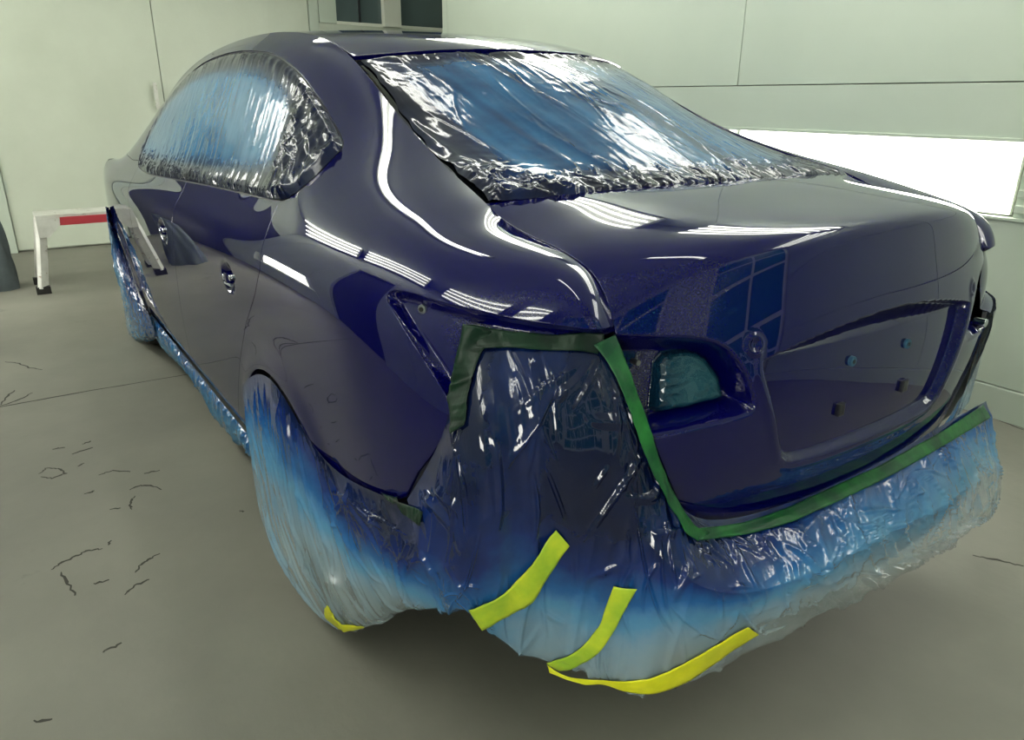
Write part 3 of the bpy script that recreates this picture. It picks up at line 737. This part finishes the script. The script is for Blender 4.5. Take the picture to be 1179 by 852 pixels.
BUMPER_SHEET = [
     [(-0.554, 0.872, 0.617), (-0.626, 0.857, 0.722), (-0.672, 0.838, 0.837), (-0.623, 0.79, 0.938), (-0.675, 0.737, 0.936), (-0.721, 0.679, 0.932), (-0.763, 0.612, 0.924), (-0.815, 0.58, 0.798), (-0.835, 0.525, 0.649), (-0.84, 0.453, 0.563), (-0.845, 0.217, 0.528), (-0.845, -0.081, 0.525), (-0.84, -0.335, 0.544), (-0.825, -0.511, 0.54), (-0.79, -0.742, 0.513)] ,
     [(-0.603, 0.882, 0.595), (-0.676, 0.87, 0.696), (-0.708, 0.853, 0.768), (-0.721, 0.832, 0.879), (-0.736, 0.754, 0.868), (-0.772, 0.688, 0.851), (-0.796, 0.609, 0.835), (-0.83, 0.57, 0.709), (-0.85, 0.513, 0.59), (-0.87, 0.433, 0.53), (-0.88, 0.236, 0.514), (-0.88, -0.038, 0.508), (-0.87, -0.286, 0.52), (-0.85, -0.497, 0.502), (-0.8, -0.748, 0.474)] ,
     [(-0.632, 0.885, 0.569), (-0.696, 0.872, 0.648), (-0.725, 0.857, 0.703), (-0.756, 0.84, 0.798), (-0.761, 0.759, 0.778), (-0.804, 0.696, 0.764), (-0.817, 0.613, 0.747), (-0.85, 0.57, 0.639), (-0.885, 0.53, 0.561), (-0.91, 0.431, 0.502), (-0.92, 0.247, 0.492), (-0.92, 0.008, 0.49), (-0.905, -0.252, 0.484), (-0.88, -0.494, 0.463), (-0.82, -0.748, 0.412)] ,
     [(-0.638, 0.88, 0.528), (-0.699, 0.867, 0.583), (-0.728, 0.852, 0.626), (-0.766, 0.835, 0.701), (-0.751, 0.749, 0.665), (-0.8, 0.69, 0.654), (-0.829, 0.621, 0.646), (-0.87, 0.58, 0.572), (-0.92, 0.549, 0.531), (-0.94, 0.44, 0.471), (-0.955, 0.257, 0.463), (-0.955, 0.034, 0.452), (-0.935, -0.253, 0.428), (-0.89, -0.59, 0.384), (-0.84, -0.773, 0.342)] ,
     [(-0.635, 0.87, 0.479), (-0.695, 0.86, 0.529), (-0.718, 0.842, 0.552), (-0.748, 0.82, 0.577), (-0.731, 0.739, 0.536), (-0.779, 0.681, 0.524), (-0.831, 0.629, 0.535), (-0.879, 0.586, 0.495), (-0.935, 0.553, 0.483), (-0.945, 0.421, 0.421), (-0.955, 0.218, 0.415), (-0.95, -0.033, 0.373), (-0.93, -0.319, 0.339), (-0.89, -0.646, 0.308), (-0.84, -0.83, 0.249)] ,
     [(-0.62, 0.855, 0.426), (-0.694, 0.85, 0.49), (-0.71, 0.833, 0.493), (-0.719, 0.805, 0.469), (-0.716, 0.734, 0.418), (-0.765, 0.675, 0.415), (-0.824, 0.626, 0.405), (-0.877, 0.583, 0.386), (-0.92, 0.523, 0.378), (-0.935, 0.383, 0.359), (-0.945, 0.168, 0.358), (-0.94, -0.099, 0.313), (-0.92, -0.379, 0.274), (-0.88, -0.683, 0.239), (-0.83, -0.878, 0.166)] ,
     [(-0.61, 0.845, 0.397), (-0.693, 0.84, 0.468), (-0.699, 0.82, 0.442), (-0.687, 0.79, 0.378), (-0.703, 0.727, 0.3), (-0.752, 0.668, 0.287), (-0.814, 0.616, 0.259), (-0.868, 0.572, 0.255), (-0.885, 0.465, 0.24), (-0.9, 0.309, 0.258), (-0.91, 0.075, 0.263), (-0.9, -0.23, 0.218), (-0.88, -0.51, 0.178), (-0.85, -0.746, 0.163), (-0.81, -0.918, 0.101)] ,
]
FRONT_BAG = [
     [(2.836, 0.905, 0.73), (2.952, 0.885, 0.715), (3.031, 0.868, 0.681)] ,
     [(2.744, 0.92, 0.608), (2.807, 0.895, 0.588), (2.769, 0.872, 0.532)] ,
     [(2.683, 0.925, 0.452), (2.567, 0.9, 0.456), (2.488, 0.875, 0.41)] ,
     [(2.625, 0.92, 0.279), (2.4, 0.895, 0.316), (2.287, 0.865, 0.297)] ,
     [(2.915, 0.9, 0.036), (2.433, 0.885, 0.166), (2.111, 0.86, 0.248)] ,
     [(2.947, 0.88, -0.038), (2.514, 0.87, 0.072), (2.219, 0.85, 0.162)] ,
]
YELLOW = [
    ('A', [(-0.703, 0.839, 0.481), (-0.72, 0.822, 0.494), (-0.73, 0.804, 0.506), (-0.736, 0.784, 0.517), (-0.741, 0.768, 0.536), (-0.747, 0.754, 0.555), (-0.754, 0.741, 0.577), (-0.764, 0.729, 0.599), (-0.775, 0.718, 0.621)],
      [(-0.701, 0.814, 0.431), (-0.715, 0.795, 0.445), (-0.723, 0.773, 0.452), (-0.731, 0.753, 0.467), (-0.74, 0.737, 0.486), (-0.75, 0.726, 0.512), (-0.761, 0.715, 0.538), (-0.774, 0.706, 0.564), (-0.785, 0.697, 0.589)]),
    ('B', [(-0.736, 0.699, 0.311), (-0.753, 0.684, 0.328), (-0.771, 0.67, 0.347), (-0.786, 0.659, 0.371), (-0.8, 0.651, 0.399), (-0.812, 0.644, 0.427), (-0.818, 0.642, 0.457), (-0.824, 0.639, 0.486), (-0.83, 0.636, 0.514)],
      [(-0.751, 0.682, 0.288), (-0.769, 0.665, 0.309), (-0.788, 0.652, 0.334), (-0.806, 0.641, 0.361), (-0.821, 0.633, 0.393), (-0.833, 0.627, 0.425), (-0.841, 0.623, 0.457), (-0.85, 0.617, 0.487), (-0.858, 0.61, 0.516)]),
    ('C', [(-0.736, 0.698, 0.307), (-0.757, 0.674, 0.29), (-0.782, 0.651, 0.287), (-0.81, 0.629, 0.293), (-0.838, 0.609, 0.309), (-0.862, 0.587, 0.324), (-0.882, 0.562, 0.335), (-0.898, 0.536, 0.35), (-0.913, 0.512, 0.37), (-0.925, 0.487, 0.388), (-0.934, 0.455, 0.399), (-0.941, 0.417, 0.406)],
      [(-0.74, 0.693, 0.293), (-0.765, 0.669, 0.282), (-0.79, 0.643, 0.276), (-0.819, 0.62, 0.28), (-0.847, 0.597, 0.285), (-0.869, 0.568, 0.285), (-0.883, 0.533, 0.287), (-0.895, 0.498, 0.295), (-0.906, 0.468, 0.313), (-0.917, 0.44, 0.334), (-0.926, 0.407, 0.351), (-0.933, 0.369, 0.361)]),
    ('D', [(-0.182, 0.901, 0.173), (-0.196, 0.897, 0.16), (-0.213, 0.892, 0.151), (-0.235, 0.888, 0.146), (-0.273, 0.883, 0.163), (-0.31, 0.879, 0.179)],
      [(-0.152, 0.9, 0.143), (-0.133, 0.894, 0.1), (-0.157, 0.889, 0.093), (-0.189, 0.885, 0.092), (-0.245, 0.882, 0.127), (-0.296, 0.878, 0.161)]),
]
GREEN = [
    ('side', [(-0.756, 0.642, 0.911), (-0.77, 0.63, 0.89), (-0.781, 0.622, 0.867), (-0.791, 0.615, 0.843), (-0.801, 0.607, 0.817), (-0.809, 0.6, 0.791), (-0.818, 0.593, 0.764), (-0.825, 0.585, 0.736), (-0.833, 0.576, 0.708), (-0.841, 0.566, 0.68), (-0.849, 0.555, 0.651), (-0.858, 0.544, 0.622), (-0.867, 0.53, 0.595), (-0.872, 0.495, 0.568)],
      [(-0.76, 0.603, 0.922), (-0.771, 0.598, 0.898), (-0.782, 0.593, 0.873), (-0.794, 0.589, 0.849), (-0.803, 0.583, 0.824), (-0.811, 0.575, 0.797), (-0.819, 0.568, 0.77), (-0.824, 0.56, 0.74), (-0.829, 0.55, 0.71), (-0.835, 0.538, 0.68), (-0.84, 0.525, 0.648), (-0.847, 0.512, 0.618), (-0.855, 0.49, 0.588), (-0.86, 0.456, 0.563)]),
    ('bottom', [(-0.857, 0.481, 0.579), (-0.853, 0.411, 0.558), (-0.854, 0.346, 0.544), (-0.855, 0.279, 0.536), (-0.855, 0.209, 0.53), (-0.853, 0.135, 0.528), (-0.852, 0.059, 0.527), (-0.852, -0.02, 0.527), (-0.853, -0.101, 0.528), (-0.852, -0.186, 0.531), (-0.849, -0.279, 0.534), (-0.843, -0.386, 0.535), (-0.826, -0.519, 0.531), (-0.799, -0.689, 0.518)],
      [(-0.872, 0.495, 0.568), (-0.868, 0.426, 0.546), (-0.872, 0.364, 0.532), (-0.877, 0.3, 0.523), (-0.881, 0.234, 0.517), (-0.881, 0.163, 0.515), (-0.881, 0.088, 0.513), (-0.88, 0.009, 0.513), (-0.879, -0.074, 0.513), (-0.877, -0.163, 0.514), (-0.872, -0.261, 0.515), (-0.862, -0.375, 0.513), (-0.843, -0.521, 0.502), (-0.807, -0.722, 0.475)]),
    ('top', [(-0.645, 0.803, 0.947), (-0.669, 0.786, 0.945), (-0.69, 0.767, 0.943), (-0.708, 0.747, 0.941), (-0.725, 0.725, 0.939), (-0.74, 0.702, 0.936), (-0.753, 0.677, 0.935), (-0.764, 0.651, 0.934), (-0.768, 0.618, 0.929)],
      [(-0.665, 0.81, 0.91), (-0.684, 0.792, 0.915), (-0.701, 0.773, 0.918), (-0.716, 0.754, 0.918), (-0.731, 0.734, 0.916), (-0.744, 0.713, 0.913), (-0.755, 0.69, 0.91), (-0.765, 0.666, 0.907), (-0.774, 0.64, 0.903)]),
    ('edge', [(-0.644, 0.806, 0.944), (-0.65, 0.816, 0.918), (-0.651, 0.825, 0.891), (-0.648, 0.83, 0.861), (-0.644, 0.832, 0.83), (-0.668, 0.843, 0.81), (-0.684, 0.849, 0.786)],
      [(-0.676, 0.782, 0.941), (-0.68, 0.793, 0.919), (-0.681, 0.803, 0.896), (-0.692, 0.816, 0.876), (-0.7, 0.827, 0.855), (-0.709, 0.835, 0.834), (-0.716, 0.842, 0.811)]),
    ('arch', [(-0.442, 0.868, 0.571), (-0.484, 0.864, 0.581), (-0.52, 0.859, 0.589), (-0.603, 0.876, 0.628), (-0.645, 0.877, 0.642)],
      [(-0.482, 0.877, 0.575), (-0.517, 0.874, 0.58), (-0.549, 0.872, 0.584), (-0.604, 0.881, 0.606), (-0.639, 0.881, 0.614)]),
]

from mathutils.bvhtree import BVHTree
BVH = []
def remember(o): BVH.append(BVHTree.FromPolygons([v.co[:] for v in o.data.vertices], [p.vertices[:] for p in o.data.polygons]))
def film(name, G, SP, m, label, cat, amp=.006, lam=.03, aniso=7, cr_amp=.003, cr_lam=.035, seed=1, res=26, hem=.05, toward=(0,0,0), edge_fix=True, group=None, uvrot=False, hemdrop=0., ncr=120, fans=None, clen=(.05,.26), cht=(.003,.009)):
    G = np.array(G, float); SP = np.array(SP, float)
    if hem:
        L_ = G[-1].copy(); c = np.array(toward, float); d = c-L_; d[:,2] = 0; d /= np.maximum(np.linalg.norm(d, axis=1, keepdims=True), 1e-9)
        h = L_+d*hem; h[:,2] -= hemdrop; G = np.concatenate([G, h[None]]); SP = np.concatenate([SP, SP[-1:]])
    a, b = G.shape[:2]
    tu = np.linspace(0, a-1, (a-1)*res+1); tv = np.linspace(0, b-1, (b-1)*res+1)
    X = bspl(bspl(G, tu).swapaxes(0,1), tv).swapaxes(0,1); S_ = bspl(bspl(SP, tu).T, tv).T
    Nn = grid_normals(X)
    cam = np.array([-3.,2.5,1.0]); mid = X[X.shape[0]//2, X.shape[1]//2]
    if Nn[X.shape[0]//2, X.shape[1]//2] @ (cam-mid) < 0: Nn = -Nn
    U = np.concatenate([[0], np.cumsum(np.linalg.norm(np.diff(X, axis=1), axis=2).mean(0))])[None,:]+0*X[:,:,0]
    V = np.concatenate([[0], np.cumsum(np.linalg.norm(np.diff(X, axis=0), axis=2).mean(1))])[:,None]+0*X[:,:,0]
    h = amp*(folds(U, V, lam, aniso, seed)-.6)+cr_amp*(crumple(U, V, cr_lam, seed+20)-.6)
    h = h+creases(U, V, ncr, seed+60, (0, U.max()), (0, V.max()), ln=clen, ht=cht)+creases(U, V, ncr//3, seed+61, (0, U.max()), (0, V.max()), ln=(.03,.12), slant=1.3, ht=(.002,.006))
    if fans: h = h+creases(U, V, 16*len(fans), seed+62, (0,1), (0,1), ln=(.05,.20), wd=(.003,.008), ht=(.003,.007), fan=[(a_*U.max(), b_*V.max()) for a_, b_ in fans])
    if edge_fix:
        t = np.linspace(0, 1, X.shape[0])[:,None]; k_ = smooth(t/.14); h = h*k_+(-.001)*(1-k_)
    X = X+Nn*h[:,:,None]
    N2 = grid_normals(X)
    o = meshobj(name, X.reshape(-1,3), grid_faces(*X.shape[:2]), m, None, None, True, np.stack([U.ravel(), V.ravel()], 1), np.clip(S_+.10*(folds(U, V, lam*2, aniso, seed+40)-.6), 0, 1).ravel())
    if not name.startswith('sill'): remember(o)
    return tag(o, label, cat, group)
WSP = [[.8,.85,.9,.95,.95,.95,.95,.95,.95],[.5,.6,.75,.65,.6,.85,.9,.9,.9],[.32,.4,.42,.38,.5,.72,.82,.82,.82],[.27,.32,.3,.15,.15,.42,.62,.72,.76],[.26,.25,.12,.05,.0,.08,.28,.5,.56],[.2,.15,.05,0,0,0,.1,.35,.4]]
film('wheel_masking_film', WHEEL_BAG, WSP, 'film', 'blue oversprayed plastic film bagged over the left rear wheel', 'masking film', amp=.009, lam=.080, aniso=10, cr_amp=.003, cr_lam=.14, seed=3, res=34, ncr=110, fans=[(.2,.9),(.7,.12)], toward=(0.05,0,0), hem=.06)
BSP = [[.95,.95,.95,.95,.95,.95,.95,.95,.95,.9,.85,.8,.8,.85,.75],[.9,.9,.95,.95,.95,.95,.95,.95,.9,.9,.8,.7,.65,.7,.7],[.8,.85,.9,.9,.93,.95,.96,.93,.88,.8,.7,.6,.5,.45,.5],[.72,.78,.82,.84,.9,.95,.95,.9,.8,.66,.55,.48,.40,.34,.34],[.58,.66,.68,.68,.76,.80,.78,.55,.38,.28,.22,.2,.2,.2,.28],[.5,.52,.52,.45,.28,.22,.18,.1,.05,.05,.05,.05,.1,.1,.2],[.4,.45,.45,.35,.2,.15,.05,0,0,0,0,0,.05,.05,.2]]
BS2 = BUMPER_SHEET[:4]+BUMPER_SHEET[3:4]+BUMPER_SHEET[3:]; BSP = BSP[:4]+BSP[3:4]+BSP[3:]
film('rear_masking_film', BS2, BSP, 'film', 'crumpled oversprayed plastic film hanging from the boot opening over the bumper bar', 'masking film', amp=.011, lam=.075, aniso=7, cr_amp=.006, cr_lam=.12, seed=11, res=34, ncr=230, fans=[(.22,.02),(.30,.0),(.36,.02),(.56,.25),(.62,.25),(.70,.15),(.80,.12),(.50,.8)], toward=(-.4,0,0), hem=.06)
FSP = [[.7,.8,.85],[.4,.75,.85],[.45,.7,.85],[.4,.65,.8],[.35,.5,.6],[.3,.4,.5]]
film('front_wheel_masking_film', FRONT_BAG, FSP, 'film', 'narrow blue plastic film over the left front wheel near the stool', 'masking film', amp=.008, lam=.04, aniso=8, cr_amp=.004, seed=31, hem=.05, toward=(2.8,0,0), edge_fix=False)
sx_ = np.linspace(2.35, .55, 15)
SILL = [[(x, .838, .252) for x in sx_], [(x, .846, .215-.01*math.sin(5*x)) for x in sx_], [(x, .838, .175-.02*math.sin(6*x+1)) for x in sx_], [(x, .82, .125-.03*math.sin(6*x+1)) for x in sx_]]
film('sill_masking_film', SILL, [[.6]*15,[.5]*15,[.4]*15,[.3]*15], 'film', 'thin teal plastic film hanging below the left door sills', 'masking film', amp=.006, lam=.06, aniso=4, cr_amp=.004, seed=41, hem=.03, toward=(1.4,0,0))

# side window film: follows the glass, gathered into upright folds
Cc = side_control()
tu = np.linspace(2, 11, 9*44+1); tv = np.linspace(6.3, 12, 6*44+1)
Gs = bspl(bspl(Cc, tu).swapaxes(0,1), tv).swapaxes(0,1)
Ns = grid_normals(Gs)
if Ns[200,100,1] < 0: Ns = -Ns
ex = np.stack([Gs[:,:,0]+Gs[:,:,1], Gs[:,:,2], Gs[:,:,0]], -1)
sf = Sheet.grid(Gs, ex, Ns); sf = sf.clip(fld(sf, DLO)+.005)
for mir in (False, True):
    d = -fld(sf, DLO)-.005; u, v = sf.X[:,0], sf.X[:,1]
    rearw = smooth((1.17-u)/.12)                  # rear corner triangle is tightly crumpled
    low_ = smooth((1.075-v)/.05)
    CRS = creases(u, v, 70, 510, (1.1,3.0), (.98,1.42), ln=(.05,.22), slant=.12, wd=(.003,.007), ht=(.0005,.0013))*smooth(d/.03)+creases(u, v, 60, 511, (.78,1.15), (1.0,1.38), ln=(.03,.12), slant=1., wd=(.003,.009), ht=(.003,.008))*smooth(d/.02)+creases(u, v, 90, 512, (.95,3.0), (1.0,1.05), ln=(.02,.06), slant=.5, wd=(.003,.006), ht=(.002,.004))*smooth(d/.01)
    h = -.004+.004*smooth(d/.03)+smooth(d/.02+.25)*((.0007+.005*(1-smooth(d/.06)))*folds(u, v*.35, .034, 12, 51)*(1-rearw)+.012*crumple(u, v, .055, 57)*(rearw+.15*low_)+.009*folds(u+v*.5, v, .035, 4, 77)*rearw+.0010*crumple(u, v, .06, 59)+CRS)
    V = sf.V+sf.N*h[:,None]
    mid = smooth((d-.015)/.085)*smooth((u-1.12)/.10)*smooth((1.40-v)/.06)
    spray = .90-.74*mid+.16*(folds(u, v*.3, .05, 9, 61)-.5)*mid
    if mir: V = V*[1,-1,1]
    o = meshobj('side_window_film', V, [f[::-1] for f in sf.F] if mir else sf.F, 'window_film', None, None, True, np.stack([u, v], 1), np.clip(spray, 0, 1))
    tag(o, 'crinkled blue plastic film masking the %s side windows' % ('right' if mir else 'left'), 'masking film')

# rear window film
Gw = glass_surface(64, 300); Nw = grid_normals(Gw); Nw *= np.sign(Nw[:,:,2:3])
tt = np.linspace(0, 1, Gw.shape[0])[:,None]; ss = np.linspace(-1, 1, Gw.shape[1])[None,:]
Uu = ss*.55+0*tt; Vv = tt*.85+0*ss
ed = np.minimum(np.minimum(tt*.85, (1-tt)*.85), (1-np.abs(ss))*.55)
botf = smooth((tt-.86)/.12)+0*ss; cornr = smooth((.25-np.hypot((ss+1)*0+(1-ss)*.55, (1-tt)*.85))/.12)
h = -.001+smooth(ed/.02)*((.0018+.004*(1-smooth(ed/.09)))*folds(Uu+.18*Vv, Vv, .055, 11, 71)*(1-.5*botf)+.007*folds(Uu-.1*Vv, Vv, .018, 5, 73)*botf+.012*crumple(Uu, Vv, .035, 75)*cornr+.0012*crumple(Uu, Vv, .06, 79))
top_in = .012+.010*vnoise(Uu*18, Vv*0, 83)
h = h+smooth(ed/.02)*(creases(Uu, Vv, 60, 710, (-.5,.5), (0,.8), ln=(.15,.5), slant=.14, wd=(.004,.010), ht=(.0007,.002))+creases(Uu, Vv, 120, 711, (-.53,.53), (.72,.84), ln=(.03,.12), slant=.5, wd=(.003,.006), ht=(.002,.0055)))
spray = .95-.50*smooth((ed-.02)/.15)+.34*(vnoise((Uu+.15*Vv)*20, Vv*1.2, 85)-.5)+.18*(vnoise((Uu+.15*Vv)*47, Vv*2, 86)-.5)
X = Gw+Nw*h[:,:,None]
shf = Sheet(X.reshape(-1,3), Nw.reshape(-1,3), grid_faces(*X.shape[:2]), np.stack([Uu.ravel(), Vv.ravel(), spray.ravel()], 1))
fl_ = np.maximum((top_in-Vv), np.maximum(np.abs(ss)*.55-(.545-.012*vnoise(Vv*20, Uu*0+ss*3, 87)), Vv-(.846-.006*vnoise(Uu*60, Vv*0, 89)))).ravel()
shf = shf.clip(fl_)
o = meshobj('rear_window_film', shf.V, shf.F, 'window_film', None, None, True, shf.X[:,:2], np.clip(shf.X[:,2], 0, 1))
tag(o, 'blue plastic film stretched over the sloping rear window', 'masking film')

# film clinging under the right rear corner
rc = val.mirror().moved(.003); yy_, zz_ = rc.V[:,1]-rc.V[:,0], rc.V[:,2]
rc = Sheet(rc.V+rc.N*(.003*folds(yy_, zz_, .05, 5, 201)+.003*crumple(yy_, zz_, .06, 203))[:,None], rc.N, rc.F, rc.X)
o = meshobj('corner_masking_film', rc.V, rc.F, 'film', None, None, True, np.stack([yy_, zz_], 1), np.clip(.62+(zz_-.65)*.9, 0, 1))
tag(o, 'blue plastic film clinging under the far right rear corner of the car body', 'masking film')
# film stuffed behind the lamp opening in the boot lid
LPI = rounded([(.525,.888),(.47,.892),(.438,.880),(.412,.85),(.394,.81),(.392,.79),(.405,.782),(.48,.776),(.54,.775),(.535,.83)], it=1)
Gf = lid_surface(40, 500); sl = Gf[40*6:40*12]; Nf = grid_normals(sl)
if Nf[20,250,0] > 0: Nf = -Nf
for mir in (False, True):
    cut_ = Sheet.grid(sl, None, Nf); cut_ = cut_.clip(sdpoly(cut_.V[:,1]*(-1 if mir else 1), cut_.V[:,2], LPI))
    y, z = cut_.V[:,1], cut_.V[:,2]; dd = -sdpoly(np.abs(y), z, LPI)
    yb = np.abs(y)
    V = cut_.V+cut_.N*(-.056+.010*smooth(dd/.02)+.010*crumple(y, z, .05, 91)*smooth(dd/.01))[:,None]
    o = meshobj('lamp_opening_film', V, cut_.F, 'teal_film', None, None, True, np.stack([y, z], 1), np.clip(.95-.75*smooth((.54-yb)/.07)*smooth(dd/.02)+.2*(vnoise(y*30, z*30, 93)-.5), 0, 1))
    tag(o, 'teal plastic film filling the %s lamp opening of the boot lid' % ('right' if mir else 'left'), 'masking film')

remember(lid)
def tape(name, e1, e2, m, label, cat, group=None, lift=.002, seed=0, wob=.002):
    a = cr(np.array(e1), np.linspace(0, len(e1)-1, 60)); b = cr(np.array(e2), np.linspace(0, len(e2)-1, 60))
    t = np.linspace(0, 1, 9); X = a[:,None]*(1-t)[None,:,None]+b[:,None]*t[None,:,None]
    Nn = grid_normals(X); c = np.array([-3.,2.5,1.2])
    if Nn[30,4] @ (c-X[30,4]) < 0: Nn = -Nn
    U = np.linspace(0, 1, 60)[:,None]*.3+0*X[:,:,0]; V = t[None,:]*.03+0*X[:,:,0]
    # lay the strip on whatever it sticks to
    D = np.full(X.shape[:2], np.nan)
    for i in range(60):
        for j in range(9):
            o_ = Vector(X[i,j]+Nn[i,j]*.06)
            for tr in BVH:
                hit_ = tr.ray_cast(o_, Vector(-Nn[i,j]), .10)
                if hit_[0] is not None:
                    h_ = .06-hit_[3]; D[i,j] = h_ if np.isnan(D[i,j]) else max(D[i,j], h_)
    fill = np.nanmedian(D) if np.isfinite(D).any() else 0; D = np.where(np.isnan(D), fill, D)
    for _ in range(2):      # the strip bridges narrow folds
        Q = np.pad(D, 2, mode='edge'); D = np.max([Q[2+a_:2+a_+60, 2+b_:2+b_+9] for a_ in (-1,0,1) for b_ in (-1,0,1)], axis=0)
    for _ in range(5):
        Q = np.pad(D, 1, mode='edge'); D = np.maximum(D*.5, (Q[:-2,1:-1]+Q[2:,1:-1]+Q[1:-1,:-2]+Q[1:-1,2:]+Q[1:-1,1:-1])/5) if False else (Q[:-2,1:-1]+Q[2:,1:-1]+Q[1:-1,:-2]+Q[1:-1,2:]+Q[1:-1,1:-1])/5
    X = X+Nn*(D+.0015+lift*.25+wob*(crumple(U, V, .03, seed)-.3))[:,:,None]
    back = X-Nn*.0006; n = X.shape[0]*X.shape[1]
    Vv_ = np.concatenate([X.reshape(-1,3), back.reshape(-1,3)]); Fq = grid_faces(60, 9).tolist(); Fs_ = Fq+[[i+n for i in f[::-1]] for f in Fq]
    bo = [i*9 for i in range(60)]+[59*9+j for j in range(1, 9)]+[i*9+8 for i in range(58, -1, -1)]+[j for j in range(7, 0, -1)]
    for i in range(len(bo)): p_, q_ = bo[i], bo[(i+1) % len(bo)]; Fs_.append([p_, q_, q_+n, p_+n])
    o = meshobj(name, Vv_, Fs_, m); return tag(o, label, cat, group)
YL_ = {'A': ('lime_tape','yellow tape strip on the film nearest the rear wheel, rising to the right'), 'B': ('lime_tape','yellow green tape strip running up from the corner of the wrapped bumper bar'),
       'C': ('yellow_tape','long bright yellow tape strip along the bottom of the wrapped bumper bar'), 'D': ('yellow_tape','small curved yellow tape scrap at the foot of the rear wheel film')}
for i, (k, a, b) in enumerate(YELLOW):
    tape('yellow_tape', a, b, YL_[k][0], YL_[k][1], 'tape', 'yellow tape pieces on the film', lift=.004+(.003 if k in 'BA' else 0), seed=i*7+100)
GL_ = {'side': 'green masking tape down the left edge of the boot lid', 'bottom': 'green masking tape along the bottom edge of the boot lid', 'top': 'dark green masking tape across the top of the lamp corner film',
       'edge': 'dark green masking tape down the outer edge of the lamp corner film', 'arch': 'green masking tape scrap under the rear quarter panel by the wheel film'}
for i, (k, a, b) in enumerate(GREEN):
    tape('masking_tape', a, b, 'green_tape' if k in ('side','bottom') else 'dark_green_tape', GL_[k], 'tape', 'green masking tape around the boot', lift=.009 if k in ('side','bottom') else .006, seed=i*5+200, wob=.003)
